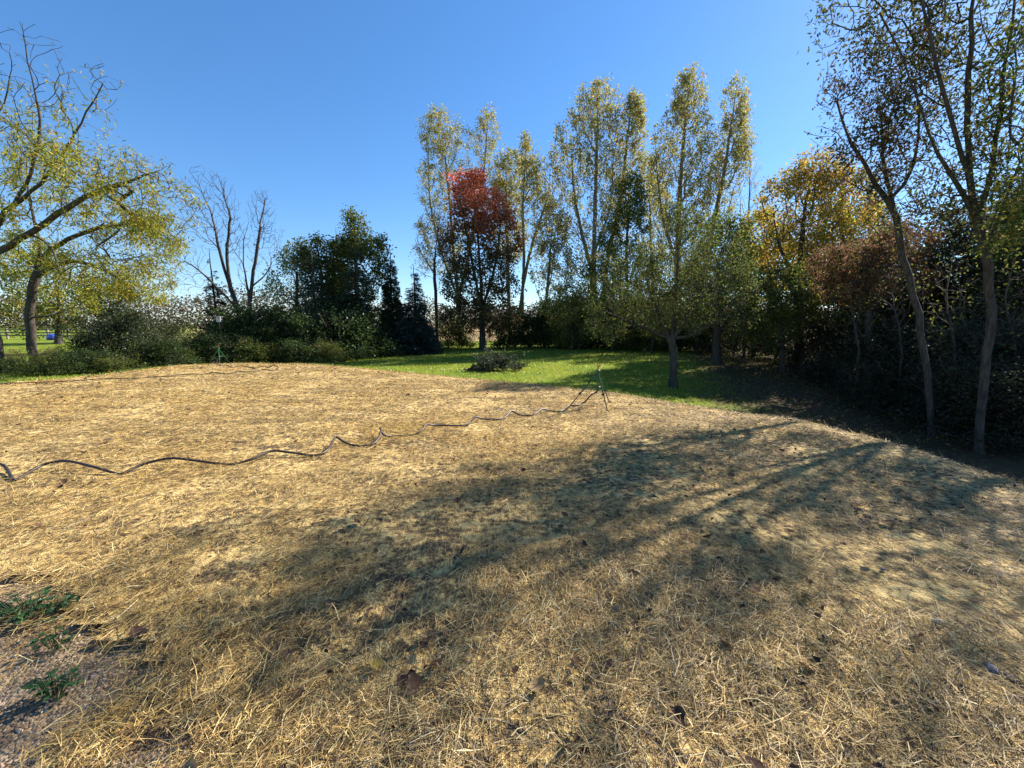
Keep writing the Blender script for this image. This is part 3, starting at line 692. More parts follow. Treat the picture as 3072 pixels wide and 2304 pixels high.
for px, Y, ty, lab in ((2560, 13, 830, 'thin bare sapling with pale twigs left of the leaning grey trunk'), (2690, 12, 780, 'thin bare sapling just behind the leaning grey trunk'), (2850, 10.5, 760, 'thin bare sapling between the two grey trunks'), (2890, 12, 820, 'slight bare sapling close behind the upswept trunk'), (3030, 10, 780, 'thin bare sapling right of the upswept grey trunk')):
    tree('bare_sapling', lab, Y, [(px, 1200), (px + 15, 1050), (px - 10, 900), (px + 10, ty)], .028, [(px, (ty + 1000) / 2, 75, (1000 - ty) / 2, 150)], n_leaf=160, Lr=(.05, .09), Wr=(.03, .05), pal=OLIVE, rt=.004, bark=M_BARKG, twig=M_TWIG, split=.02, step=.3, k_up=.3)

# ------------------------------------------------------------------ conifers
def conifer(name, label, px, Y, top_py, half_px, full=1.0, pal=None, r0=.12, bare=0.06, group=None, nb=None, drop=.35, taper=.85, needle=(.16, .30)):
    _seed[0] += 1; g = np.random.default_rng(_seed[0])
    b = ground_at(px, Y); top = W(px, top_py, Y); h = top[2] - b[2]; wid = half_px * mpp(Y)
    e = thing(name, label, 'tree', b, group)
    zt = np.linspace(0, h, 14); tr = np.stack([g.normal(size=14) * .02, g.normal(size=14) * .02, zt], 1); tr[0, :2] = 0
    tr[0, 2] = -.15
    v, f = polytube(tr, r0 * (1 - zt / h) ** .8 + .008, 8)
    link('trunk', mesh('trunk', v, f, smooth=True, mat=M_BARK), e)
    nb = nb or int(h * 34)
    hz = h * (bare + (1 - bare) * (1 - np.sqrt(1 - g.random(nb) * .985)) ** .9 * 1.0)
    hz = np.clip(hz, bare * h, h * .985)
    t = hz / h
    L = wid * (1 - t) ** taper * g.uniform(.65, 1.1, nb) * full + .08 + .15 * (1 - t)
    az = g.random(nb) * 2 * math.pi
    rad = np.stack([np.cos(az), np.sin(az), np.zeros(nb)], 1)
    rise = np.where(t > .75, .5, 0.08) + g.normal(size=nb) * .1
    br, lf = [], []
    nk = 7
    tt = np.linspace(0, 1, nk)
    path = rad[:, None] * (L[:, None, None] * tt[None, :, None])
    path[:, :, 2] = hz[:, None] + L[:, None] * (rise[:, None] * tt[None] - drop * tt[None] ** 2 + .12 * tt[None] ** 4)
    for k in range(0, nk - 1, 2):
        k2 = min(k + 2, nk - 1)
        T = unit(path[:, k2] - path[:, k])
        rr = .018 * (1 - tt[k] * .8) * np.ones(nb)
        br.append(tubes(path[:, k], path[:, k2], rr, rr * .7, T, T, 3))
    v, f = join(br); link('branches', mesh('branches', v, f, mat=M_BARK), e)['kind'] = 'stuff'
    per = np.clip((L / wid * 95).astype(int), 34, 95)
    idx = np.repeat(np.arange(nb), per); n = len(idx)
    q = g.random(n) ** .7 * .98 + .02
    kk = np.clip((q * (nk - 1)).astype(int), 0, nk - 2); fr = q * (nk - 1) - kk
    P = path[idx, kk] * (1 - fr)[:, None] + path[idx, kk + 1] * fr[:, None]
    side = np.cross(rad[idx], [0, 0, 1.0]) * g.choice([-1, 1], (n, 1))
    D = unit(rad[idx] * .8 + side * g.uniform(.2, 1.1, (n, 1)) + g.normal(size=(n, 3)) * .25 + np.array([0, 0, -.15]))
    Ls = g.uniform(*needle, n) * (.6 + .4 * (1 - t[idx]))
    P = P + side * (g.random((n, 1)) ** 1.5) * (L[idx] * (1 - q) * .45)[:, None] - np.array([0, 0, 1.0]) * (g.random((n, 1)) ** 2) * .28
    v, f = leaf_quads(P, D, unit(np.array([0, 0, 1.0]) + g.normal(size=(n, 3)) * .7), Ls, Ls * .30)
    # leader tuft
    link('crown', mesh('crown', v, f, colr=np.repeat(pick_cols(n, pal or SPRUCE, g), 4, 0), mat=M_NEEDLE), e)
    return e
SPRUCE = [(.028, .050, .024, 4), (.042, .070, .032, 3), (.065, .09, .04, 1)]
BLUESP = [(.030, .048, .040, 4), (.045, .066, .056, 3), (.065, .085, .07, 1)]
conifer('spruce_tree', 'narrow columnar spruce with dense dark tip beside the small pointed spruce', 1182, 27, 735, 40, taper=.8, nb=330, needle=(.16, .28), bare=.05)
conifer('spruce_tree', 'small classic pointed blue-dark spruce at the lawn edge', 1250, 26.5, 792, 72, pal=BLUESP, bare=.06, taper=1.0, nb=330, needle=(.16, .28), drop=.4)
conifer('spruce_tree', 'tall thin spruce spire poking out behind the green pointed tree', 1030, 30, 680, 75, taper=.8, nb=420, needle=(.2, .36))
conifer('spruce_tree', 'broad dark evergreen standing left in the dark clump, beneath the sparse green tree', 955, 25, 730, 95, pal=SPRUCE, taper=.9)
conifer('spruce_tree', 'broad dark evergreen in the middle of the dark clump', 1085, 25.5, 705, 105, taper=.9)
conifer('spruce_tree', 'low wide evergreen filling the left foot of the dark clump', 870, 24, 930, 110, taper=.5, nb=150)
conifer('spruce_tree', 'thin ragged dead-looking spruce behind the bare trees', 660, 29, 745, 34, taper=.6, nb=70, full=.8, pal=[(.06, .05, .04, 3), (.04, .05, .03, 2)])
conifer('spruce_tree', 'dense dark spruce behind the thick upswept trunk in the right-hand wood', 2965, 15.5, 400, 230, r0=.18, taper=.6, nb=330)
conifer('spruce_tree', 'huge dark spruce at the border of the right-hand wood', 3130, 14.5, 270, 220, r0=.2, taper=.6, nb=330)
conifer('spruce_tree', 'shadowed spruce deep in the wood between the two grey trunks', 2840, 16, 640, 200, r0=.16, taper=.55, nb=260)
conifer('spruce_tree', 'shadowed low spruce left of the leaning grey trunk in the wood', 2700, 16, 800, 190, r0=.14, taper=.5, nb=240)

# ------------------------------------------------------------------ shrubs (prototypes, then copies)
def shrub_proto(seed, pal, n_leaf, Lr=(.07, .12), Wr=(.045, .075), h=2.4, w=1.5, n_att=260, twig=M_TWIG, low=.0):
    g = np.random.default_rng(seed); sk = Skel(6000)
    sk.limb([np.array([0, 0, -.1]), np.array([0, 0, .35])], .05, .035, g, first=True, step=.15)
    for i in range(7):
        a = i * .9 + g.random(); rr = w * g.uniform(.3, .7)
        sk.limb([np.array([0, 0, .1]), np.array([rr * .4 * math.cos(a), rr * .4 * math.sin(a), h * .4]), np.array([rr * math.cos(a), rr * math.sin(a), h * g.uniform(.6, .85)])], .025, .01, g)
    lob = [(g.uniform(-.5, .5) * w, g.uniform(-.5, .5) * w, h * g.uniform(.35, .7), g.uniform(.35, .6) * w, g.uniform(.25, .36) * h) for _ in range(6)] + [(0, 0, h * .45, w * .8, h * .42)] + [(math.cos(q) * w * .5, math.sin(q) * w * .5, h * .14, w * .6, h * .16) for q in (0, 2.1, 4.2)]
    A = np.concatenate([np.array([lx, ly, lz]) + rand_dirs(n_att // 8, g) * (g.random((n_att // 8, 1)) ** .4) * np.array([lr, lr, lh]) for lx, ly, lz, lr, lh in lob])
    A = A[A[:, 2] > .12]
    sk.fill(A, g, .3, .3, .35)
    s = sk.finish(.06, .004)
    t, b = s.mesh_parts(.5)
    v, f, P = s.leaves(n_leaf, g, .12, Lr, Wr, 2)
    v[:, 2] = np.maximum(v[:, 2], .01)
    return mesh('branches', b[0], b[1], mat=twig), mesh('crown', v, f, colr=np.repeat(pick_cols(n_leaf, pal, g), 4, 0), mat=M_LEAF), float(np.percentile(v[:, 2], 97))
PROT = {
    'dark': [shrub_proto(300 + i, DKGREEN + GREEN[:1], 4200) for i in range(3)],
    'grey': [shrub_proto(310 + i, GREYGR, 5200, (.06, .10), (.04, .06)) for i in range(2)],
    'olive': [shrub_proto(320 + i, OLIVE + GREEN, 4600) for i in range(2)],
    'brown': [shrub_proto(330, BROWN + DKBROWN, 2200, (.06, .1), (.03, .06))],
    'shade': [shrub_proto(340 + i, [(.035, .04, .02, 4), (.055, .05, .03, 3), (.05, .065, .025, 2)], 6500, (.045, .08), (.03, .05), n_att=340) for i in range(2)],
}
_pi = [0]
def shrub(kind, px, Y, top_py, label, group=None, wide=1.0):
    _pi[0] += 1
    br, cr, h = PROT[kind][_pi[0] % len(PROT[kind])]
    b = ground_at(px, Y); hh = max(.6, W(px, top_py, Y)[2] - b[2])
    e = thing('shrub', label, 'shrub', b, group); sz = hh / h
    e.scale = (sz * wide, sz * wide, sz); e.rotation_euler = (0, 0, random.random() * 6.28)
    link('branches', br, e)['kind'] = 'stuff'; link('crown', cr, e)
    return e
LB = 'grey-green leafy shrub left of the dark hedge, in front of the green paddock'
for px, Y, ty, w in ((265, 17.5, 1000, 1.0), (315, 18.5, 960, 1.1), (375, 18, 945, 1.15), (440, 19, 935, 1.0), (500, 19.5, 975, 1.0), (470, 17.5, 1005, 1.0), (545, 19.5, 1015, 1.0)):
    shrub('grey', px, Y, ty, LB, 'grey-green shrubs')
LB = 'dark shrub of the hedge below the two bare trees'
for px, Y, ty in ((590, 20.5, 1020), (640, 22, 1010), (690, 22, 950), (745, 23, 940), (800, 23, 925), (665, 20.5, 1000), (560, 22, 1025), (770, 21.5, 985)):
    shrub('dark', px, Y, ty, LB, 'dark hedge below the bare trees', 1.25)
LB = 'dark shrub at the foot of the evergreen clump'
for px, Y, ty in ((850, 22.5, 960), (905, 23, 930), (960, 22.5, 950), (1015, 23, 940), (1070, 23.5, 950), (1125, 24.5, 975), (830, 21.5, 1005), (940, 21.5, 1005), (1050, 22.5, 1005)):
    shrub('dark', px, Y, ty, LB, 'shrubs at the foot of the evergreens', 1.25)
shrub('olive', 1000, 20.5, 1040, 'small lit olive shrub at the edge of the mound before the dark clump')
LB = 'green shrub of the hedgerow behind the lawn, near the red-topped maple'
for px, Y, ty in ((1290, 31, 985), (1345, 32.5, 960), (1385, 33, 985), (1500, 33, 960), (1545, 33, 945), (1590, 34, 930), (1635, 34, 920)):
    shrub('olive' if px in (1345, 1385, 1500) else 'dark', px, Y, ty, LB, 'hedgerow near the red-topped maple')
LB = 'dense shrub of the hedgerow behind the lawn, below the tall poplars'
for i, (px, Y, ty) in enumerate(((1680, 34, 905), (1725, 33, 915), (1770, 34, 890), (1815, 33, 905), (1860, 33, 900), (1905, 32, 910), (1950, 31, 905), (1995, 31, 915), (2040, 30, 900), (2085, 29, 905), (2130, 28, 915), (1700, 32, 960), (1790, 31.5, 965), (1880, 31, 960), (1960, 29.5, 965))):
    LB, gr = (('dense hedgerow shrub behind the lawn, left of or below the stout round-topped poplar', 'hedgerow below the stout poplar') if px < 1800 else
              ('dense hedgerow shrub behind the lawn, below the dark olive round-headed tree', 'hedgerow below the dark olive tree') if px < 1955 else
              ('dense hedgerow shrub behind the lawn, seen through the twiggy lawn tree', 'hedgerow behind the twiggy lawn tree'))
    shrub('olive' if i % 3 else 'dark', px, Y, ty, LB, gr, 1.1)
LB = 'shaded understory shrub along the edge of the right-hand wood'
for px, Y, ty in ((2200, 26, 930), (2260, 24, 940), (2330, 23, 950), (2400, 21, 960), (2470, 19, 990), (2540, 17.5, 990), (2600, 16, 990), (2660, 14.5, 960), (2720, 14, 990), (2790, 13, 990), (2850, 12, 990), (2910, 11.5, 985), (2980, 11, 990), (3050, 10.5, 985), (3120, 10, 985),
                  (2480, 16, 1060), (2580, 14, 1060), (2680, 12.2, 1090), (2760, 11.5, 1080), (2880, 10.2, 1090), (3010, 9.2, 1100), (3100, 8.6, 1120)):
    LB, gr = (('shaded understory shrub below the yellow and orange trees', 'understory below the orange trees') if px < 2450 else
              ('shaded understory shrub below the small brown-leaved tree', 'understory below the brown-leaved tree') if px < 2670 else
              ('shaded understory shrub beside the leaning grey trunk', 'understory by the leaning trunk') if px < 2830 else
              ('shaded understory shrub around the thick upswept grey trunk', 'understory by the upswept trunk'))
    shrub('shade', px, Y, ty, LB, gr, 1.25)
LB = 'low dark bramble at the straw edge in front of the hedge'
for i, (px, Y, ty) in enumerate(((560, 19.2, 1045), (620, 19.6, 1035), (700, 19.8, 1030), (780, 20, 1035), (850, 20.2, 1035), (920, 20.4, 1035), (1000, 20.8, 1045), (500, 17.8, 1050), (430, 16.8, 1055), (360, 16.2, 1060), (290, 15.8, 1070), (220, 15.4, 1075), (150, 15.2, 1085), (80, 15, 1090), (30, 15, 1100))):
    shrub('dark' if i % 3 else 'olive', px + random.uniform(-15, 15), Y + random.uniform(-.2, .5), ty + random.uniform(-28, 12), LB, 'low brambles along the straw edge', random.uniform(1.2, 1.8))
LB = 'dry brown-leaved bush at the foot of the dark yellow-leaved tree'
for px, Y, ty in ((40, 17.5, 1045), (150, 18.2, 1040), (205, 17.8, 1040)):
    shrub('brown', px, Y, ty, LB, 'brown bushes by the dark trunk', 1.1)

# ------------------------------------------------------------------ far wood, field fence, far things
g = np.random.default_rng(55)
def far_wood():
    parts, cols = [], []
    n = 85000
    x = g.uniform(-330, 330, n); y = g.uniform(150, 172, n)
    hmax = np.where(x < -55, 11 + 6 * vnoise(x * .05, y * 0, 2), 7.5 + 3 * vnoise(x * .06, y * 0, 3)) * (.75 + .5 * vnoise(x * .25, y * .1, 4))
    z = hmax * g.random(n) ** 1.1 - .3
    P = np.stack([x, y, z], 1)
    v, f = leaf_quads(P, rand_dirs(n, g), rand_dirs(n, g), g.uniform(.5, 1.2, n), g.uniform(.35, .8, n))
    c = pick_cols(n, [(.11, .08, .055, 4), (.14, .09, .05, 2), (.08, .085, .04, 2), (.16, .12, .05, 1), (.10, .085, .07, 4)], g)
    o = link('far_wood', mesh('far_wood', v, f, colr=np.repeat(c, 4, 0), mat=M_LEAF)); o['kind'] = 'stuff'
    tag(o, 'distant brown autumn wood along the horizon beyond the fields', 'woodland')
far_wood()
M_RAIL = bark_mat('weathered_rail', (.16, .13, .10), (.32, .27, .21), 6, .3)
def box_mesh(name, sx, sy, sz, mat, bev=0.01):
    bm_v = np.array([(x, y, z) for z in (0, 1) for y in (-.5, .5) for x in (-.5, .5)]) * (sx, sy, sz)
    f = [(0, 2, 3, 1), (4, 5, 7, 6), (0, 1, 5, 4), (1, 3, 7, 5), (3, 2, 6, 7), (2, 0, 4, 6)]
    me = mesh(name, bm_v, f, mat=mat)
    return me
f0 = ground_at(-220, 50); f1 = ground_at(330, 50)
fence = thing('rail_fence', 'weathered wooden three-rail fence across the green paddock', 'fence', (f0[0], 50, f0[2]))
nspan = 9; sp = (f1[0] - f0[0]) / nspan
pm = box_mesh('post', .16, .16, 1.35, M_RAIL); rm = box_mesh('rail', sp + .2, .05, .15, M_RAIL)
for i in range(nspan + 1):
    link('post', pm, fence, (i * sp, 0, Hs(f0[0] + i * sp, 50) - f0[2] - .05))
    if i < nspan:
        for k, zz in enumerate((.35, .72, 1.08)):
            r = link('rail', rm, fence, (i * sp + sp / 2, -.105 - (.004 if i % 2 else 0), zz + random.uniform(-.03, .03)))
            r.rotation_euler = (0, R(random.uniform(-1, 1)), 0)
# blue tarpaulin bundle
def blob(name, sx, sy, sz, mat, seed, sub=3, rough=.2):
    import bmesh
    bm = bmesh.new(); bmesh.ops.create_icosphere(bm, subdivisions=sub, radius=1)
    gg = np.random.default_rng(seed); off = gg.random(3) * 50
    for v in bm.verts:
        k = 1 + rough * (float(vnoise(v.co.x * 1.7 + off[0], v.co.y * 1.7 + v.co.z * 1.3 + off[1], seed)) * 2 - 1)
        v.co = (v.co.x * k * sx, v.co.y * k * sy, max(v.co.z * k, -.6) * sz)
    me = bpy.data.meshes.new(name); bm.to_mesh(me); bm.free(); me.materials.append(mat)
    return me
b = ground_at(160, 47)
o = link('tarpaulin_bundle', blob('tarpaulin_bundle', .75, .5, .5, plain_mat('blue_tarp', (.04, .07, .42), .45), 5, rough=.3), None, (b[0], b[1], b[2] + .28)); tag(o, 'blue tarpaulin bundle lying near the paddock rail fence', 'bundle')
# white nest box on a post over the hedge
b = ground_at(671, 21.0); e = thing('nest_box', 'small white nest box on a post above the dark hedge', 'nest box', b)
hh = W(671, 966, 21.0)[2] - b[2]
M_WHITE = plain_mat('white_paint', (.75, .75, .72), .5, var=.06); M_BLACK = plain_mat('black_paint', (.02, .02, .02), .6)
link('post', box_mesh('post', .06, .06, hh, M_RAIL), e)
link('box', box_mesh('box', .2, .18, .26, M_WHITE), e, (0, 0, hh))
rf = box_mesh('roof', .26, .25, .03, M_WHITE); link('roof', rf, e, (0, 0, hh + .262))

# ------------------------------------------------------------------ sprinklers and hoses
M_GREENP = plain_mat('green_metal', (.012, .085, .03), .35, .0, .12)
M_DARKP = plain_mat('dark_leg', (.025, .035, .022), .4, .0, .2)
M_BRASS = plain_mat('brass', (.35, .24, .08), .35, .9, .15)
M_HOSE = plain_mat('hose_rubber', (.028, .017, .013), .5, .0, .25, 6)
def tubeobj(name, pts, r, mat, parent, sides=8):
    v, f = polytube(pts, r, sides)
    pts = np.asarray(pts, float); rr = [r, r] if np.isscalar(r) else [r[0], r[-1]]
    n = len(v); caps = []
    me_v = v; tri = f
    # closed ends: collapse an extra ring to the axis
    for end, p, rad in ((0, pts[0], rr[0]), (1, pts[-1], rr[1])):
        ring = v[:sides] if end == 0 else v[-sides:]
        c = len(me_v); me_v = np.vstack([me_v, ring, np.repeat(p[None], sides, 0)])
        k = np.arange(sides); k2 = (k + 1) % sides
        q = np.stack([c + k, c + sides + k, c + sides + k2, c + k2], 1)
        tri = np.vstack([tri, q if end == 0 else q[:, ::-1]])
    return link(name, mesh(name, me_v, tri, smooth=True, mat=mat), parent)
def lerp(a, b, t): return a + (b - a) * t
def sprinkler(label, apex, feet, pipe_end):
    base = np.array([apex[0], apex[1], Hs(apex[0], apex[1])])
    e = thing('sprinkler', label, 'sprinkler', base, 'tripod sprinklers on the straw mound')
    A = apex - base
    tubeobj('hub', [A + (0, 0, -.06), A + (0, 0, -.05), A + (0, 0, .015), A + (0, 0, .03)], [.03, .042, .042, .02], M_GREENP, e, 10)
    mids = []
    for ft in feet:
        ft = ft - base; a = A + unit((ft - A)[None])[0] * .03 + np.array([0, 0, -.03]); kn = lerp(a, ft, .56); mids.append(lerp(a, ft, .40))
        leg = tubeobj('leg', [a, kn], .0145, M_GREENP, e)
        tubeobj('lower_leg', [lerp(a, ft, .5), ft + np.array([0, 0, -.02])], .0095, M_DARKP, leg)
        d = unit((ft - a)[None])[0]
        tubeobj('clamp', [kn - d * .022, kn + d * .022], .023, M_DARKP, leg)
        v = np.cross(d, [0, 0, 1.0]); v /= np.linalg.norm(v)
        tubeobj('clamp_knob', [kn + v * .02, kn + v * .05], .011, M_DARKP, leg)
        tubeobj('foot', [ft + np.array([0, 0, -.02]), ft + np.array([0, 0, .02])], .016, M_DARKP, leg)
    cz = np.mean(mids, 0); cz[:2] = A[:2]
    for m in mids: tubeobj('brace', [cz, m], .008, M_DARKP, e)
    tubeobj('brace_ring', [cz + (0, 0, -.03), cz + (0, 0, .03)], .026, M_GREENP, e)
    tubeobj('riser_pipe', [A + (0, 0, -.04), A * np.array([1, 1, 0]) + np.array([0, 0, cz[2] - .06])], .014, M_GREENP, e)
    # impact head
    hd = tubeobj('sprinkler_head', [A + (0, 0, .03), A + (0, 0, .055), A + (0, 0, .06), A + (0, 0, .10)], [.014, .014, .022, .016], M_BRASS, e, 10)
    tubeobj('nozzle', [A + (0, 0, .085), A + (.075, .02, .115)], [.013, .008], M_BRASS, hd)
    tubeobj('impact_arm', [A + (-.05, -.012, .10), A + (-.01, 0, .125), A + (.05, .014, .115), A + (.09, .022, .10)], .0055, M_BRASS, hd)
    tubeobj('elbow', [A * np.array([1, 1, 0]) + np.array([0, 0, cz[2] - .055]), A * np.array([1, 1, 0]) + np.array([-.015, -.01, cz[2] - .085]), A * np.array([1, 1, 0]) + np.array([-.05, -.02, cz[2] - .11])], .017, M_DARKP, e)
    return base + A * np.array([1, 1, 0]) + np.array([-.05, -.02, cz[2] - .11])
def foot(px, py):
    p = G(px, py); return np.array([p[0], p[1], Hs(p[0], p[1]) + .02])
fA, fB, fC = foot(1700, 1230), foot(1823, 1236), foot(1829, 1211)
cen = (fA + fB + fC) / 3
apex = W(1794, 1113, cen[1]); hose_in = sprinkler('green tripod sprinkler with the dark wavy hose running up to it', apex, (fA, fB, fC), None)
fA, fB, fC = foot(621, 1101), foot(697, 1099), foot(661, 1108)
cen2 = (fA + fB + fC) / 3
apex2 = W(655, 1044, cen2[1]); hose_in2 = sprinkler('green tripod sprinkler at the mound top before the dark hedge', apex2, (fA, fB, fC), None)

def hose(label, pix, start_pts, r=.0145, end=None):
    pts = []
    for q in pix:
        px, py, lift = q
        # a lifted point stands above the ground: intersect the ray with a raised ground
        d = ray(px, py); p = G(px, py)
        k = lift / max(EZ - p[2], .3)
        p = np.array([0, 0, EZ]) + (p - np.array([0, 0, EZ])) * (1 - k)
        p[2] = Hs(p[0], p[1]) + lift + r + .024 + .012 * min(1, p[1] / 12)
        pts.append(p)
    pts = pts + list(start_pts)
    pts = smooth_path(pts, 8)
    base = pts[len(pts) // 2].copy(); base[2] = Hs(base[0], base[1])
    v, f = polytube(pts - base, r, 8)
    o = link('garden_hose', mesh('garden_hose', v, f, smooth=True, mat=M_HOSE), None, base)
    tag(o, label, 'hose')
hp = [(-260, 1410, .0), (-120, 1375, .08), (0, 1402, .07), (22, 1418, .03), (42, 1449, 0), (62, 1445, .0), (130, 1406, .05), (200, 1394, .08), (280, 1411, .05), (345, 1430, .0), (368, 1432, 0), (430, 1404, .04), (510, 1385, .07), (590, 1392, .04), (690, 1404, 0), (755, 1388, .03),
      (815, 1363, .06), (870, 1367, .03), (945, 1376, 0), (982, 1360, .02), (1000, 1330, .06), (1010, 1319, .08), (1030, 1333, .05), (1060, 1345, .0), (1105, 1346, .0), (1132, 1330, .03), (1143, 1302, .09), (1141, 1293, .10), (1151, 1312, .05), (1182, 1317, .0), (1245, 1312, 0), (1268, 1298, .04), (1279, 1282, .08),
      (1310, 1284, .03), (1390, 1284, 0), (1412, 1272, .03), (1427, 1258, .08), (1450, 1264, .03), (1500, 1265, 0), (1520, 1255, .02), (1535, 1241, .06), (1562, 1253, .0), (1600, 1252, .0), (1626, 1234, .05), (1650, 1239, .0), (1682, 1241, 0), (1706, 1224, .01), (1728, 1224, .02), (1752, 1214, .06)]
h1 = hose_in
mid = W(1772, 1186, h1[1] - .05)
hose('dark brown wavy garden hose crossing the straw to the tripod sprinkler', hp, [mid, h1])
hp2 = [(-260, 1172, 0), (-100, 1163, 0), (0, 1157, 0), (110, 1152, 0), (200, 1149, 0), (320, 1141, 0), (405, 1140, 0), (450, 1136, 0), (500, 1134, .01), (560, 1127, .02), (612, 1127, 0), (640, 1123, .02), (685, 1125, 0), (712, 1118, .03), (742, 1120, 0), (760, 1119, 0), (790, 1113, .03), (815, 1116, 0),
       (828, 1114, .0), (835, 1106, .02), (820, 1101, .08), (806, 1107, 0), (790, 1103, .05), (765, 1108, 0), (745, 1105, .0), (722, 1102, .04), (698, 1106, 0), (678, 1099, .05), (664, 1102, .03)]
hose('thin dark hose looping on the straw to the tripod sprinkler at the mound top', hp2, [hose_in2 + np.array([0, -.1, -.15]), hose_in2])

# ------------------------------------------------------------------ brush pile, stake, weeds
def brush_pile():
    g = np.random.default_rng(91); b = G(1483, 1120); Y = 17.0
    b = ground_at(1485, Y); b[2] = Hs(b[0], b[1])
    e = thing('brush_pile', 'pile of cut leafy evergreen branches on the lawn behind the mound', 'brush pile', b)
    st, lv = [], []
    for i in range(70):
        a = g.uniform(0, 2 * math.pi); rr = g.random() ** .5
        p = np.array([math.cos(a) * rr * .8, math.sin(a) * rr * .45, .05 + .28 * (1 - rr) * g.random()])
        d = unit(np.array([[g.normal() * .8 + .15, g.normal() * .6, abs(g.normal()) * .5 + .08]]))[0]
        L = g.uniform(.35, .85)
        pts = np.stack([p + d * L * t + np.array([0, 0, -.16 * t * t * L]) for t in np.linspace(0, 1, 5)])
        st.append(polytube(pts, np.linspace(.011, .004, 5), 4))
        k = 42; t = g.random(k) ** .6
        P = p + d * (L * t)[:, None] + g.normal(size=(k, 3)) * .035
        D = unit(d + rand_dirs(k, g) * .9)
        lv.append(leaf_quads(P, D, rand_dirs(k, g), g.uniform(.06, .12, k), g.uniform(.025, .045, k)))
    for i in range(14):           # a few upright leafy shoots
        p = np.array([g.uniform(-.1, .45), g.uniform(-.2, .2), .2]); d = unit(np.array([[g.normal() * .35 + .15, g.normal() * .2, 1.0]]))[0]; L = g.uniform(.25, .5)
        st.append(polytube(np.stack([p, p + d * L]), np.array([.008, .004]), 4)); k = 40; t = g.random(k)
        P = p + d * (L * t)[:, None] + g.normal(size=(k, 3)) * .03
        lv.append(leaf_quads(P, unit(d * .6 + rand_dirs(k, g)), rand_dirs(k, g), g.uniform(.07, .13, k), g.uniform(.03, .05, k)))
    v, f = join(st); v[:, 2] = np.maximum(v[:, 2], .0); link('branches', mesh('branches', v, f, mat=M_TWIG), e)['kind'] = 'stuff'
    v, f = join(lv); v[:, 2] = np.maximum(v[:, 2], .0); n = len(f)
    link('leaves', mesh('leaves', v, f, colr=np.repeat(pick_cols(n, [(.05, .065, .036, 4), (.09, .105, .065, 3), (.03, .035, .024, 4)], g), 4, 0), mat=M_LEAF), e)
    e.scale = (1.12, 1.05, 1.2)
    b2 = ground_at(1432, 17.2)
    e2 = thing('leaf_heap', 'low heap of dark reddish dead leaves beside the brush pile', 'leaf heap', b2)
    n = 900
    P = np.stack([g.normal(size=n) * .28, g.normal(size=n) * .18, np.zeros(n)], 1); P[:, 2] = np.maximum(0, .24 * np.exp(-(P[:, 0] / .3) ** 2 - (P[:, 1] / .22) ** 2) * g.random(n) ** .4)
    v, f = leaf_quads(P, rand_dirs(n, g, .4), unit(rand_dirs(n, g) + np.array([0, 0, 1])), g.uniform(.06, .11, n), g.uniform(.04, .07, n))
    v[:, 2] = np.maximum(v[:, 2], .003)
    link('leaves', mesh('leaves', v, f, colr=np.repeat(pick_cols(n, [(.08, .04, .04, 3), (.12, .06, .05, 2), (.05, .03, .03, 3)], g), 4, 0), mat=M_DRY), e2)
brush_pile()
b = ground_at(1932, 20.5); e = thing('garden_stake', 'thin dark garden stake with small hooded top on the lawn left of the twiggy tree', 'stake', b)
tubeobj('pole', [np.array([0, 0, -.05]), np.array([0, 0, .68])], .011, M_DARKP, e)
tubeobj('hood', [np.array([0, 0, .66]), np.array([0, 0, .68]), np.array([0, 0, .73])], [.09, .085, .015], M_DARKP, e, 12)
tubeobj('lamp_body', [np.array([0, 0, .58]), np.array([0, 0, .66])], .035, M_DARKP, e, 10)

def weed(label, px, py, n, rad, size, g, name='weed'):
    b = G(px, py); b[2] = Hs(b[0], b[1]) + .005
    e = thing(name, label, 'weed', b)
    P, D, Ls = [], [], []
    st = []
    for i in range(n):
        a = g.uniform(0, 2 * math.pi); r = rad * g.random() ** .6
        p = np.array([math.cos(a) * r * 1.4, math.sin(a) * r * .65, .02 + g.random() * .07])
        st.append(polytube(np.stack([np.array([p[0] * .3, p[1] * .3, 0]), p * np.array([.7, .7, 1.1]), p]), .0022, 3))
        P.append(p); D.append(unit(np.array([[math.cos(a) + g.normal() * .6, math.sin(a) + g.normal() * .6, .25 * g.normal()]]))[0]); Ls.append(g.uniform(*size))
    P, D, Ls = np.array(P), np.array(D), np.array(Ls)
    v, f = join(st); link('stems', mesh('stems', v, f, mat=M_WEEDS), e)
    # lobed leaves: three leaflets each
    parts = []
    for rot in (-.9, 0, .9):
        c, s = math.cos(rot), math.sin(rot); D2 = np.stack([D[:, 0] * c - D[:, 1] * s, D[:, 0] * s + D[:, 1] * c, D[:, 2]], 1)
        parts.append(leaf_quads(P, D2, unit(np.array([0, 0, 1.0]) + g.normal(size=P.shape) * .35), Ls * (1 if rot == 0 else .75), Ls * .55))
    v, f = join(parts); v[:, 2] = np.maximum(v[:, 2], .004)
    link('leaves', mesh('leaves', v, f, colr=np.repeat(pick_cols(len(f), [(.045, .10, .035, 4), (.07, .13, .05, 3), (.03, .07, .03, 2)], g), 4, 0), mat=M_LEAF), e)
M_WEEDS = plain_mat('weed_stem', (.06, .10, .03), .7)
g = np.random.default_rng(17)
weed('leafy green weed spreading over the straw and gravel edge, the largest of its kind', 90, 1850, 100, .19, (.025, .05), g)
weed('small green weed sprouting in the gravel', 165, 1945, 22, .06, (.02, .035), g)
weed('dark green grass-like weed tuft in the gravel below the small weed', 165, 2090, 34, .07, (.02, .04), g)

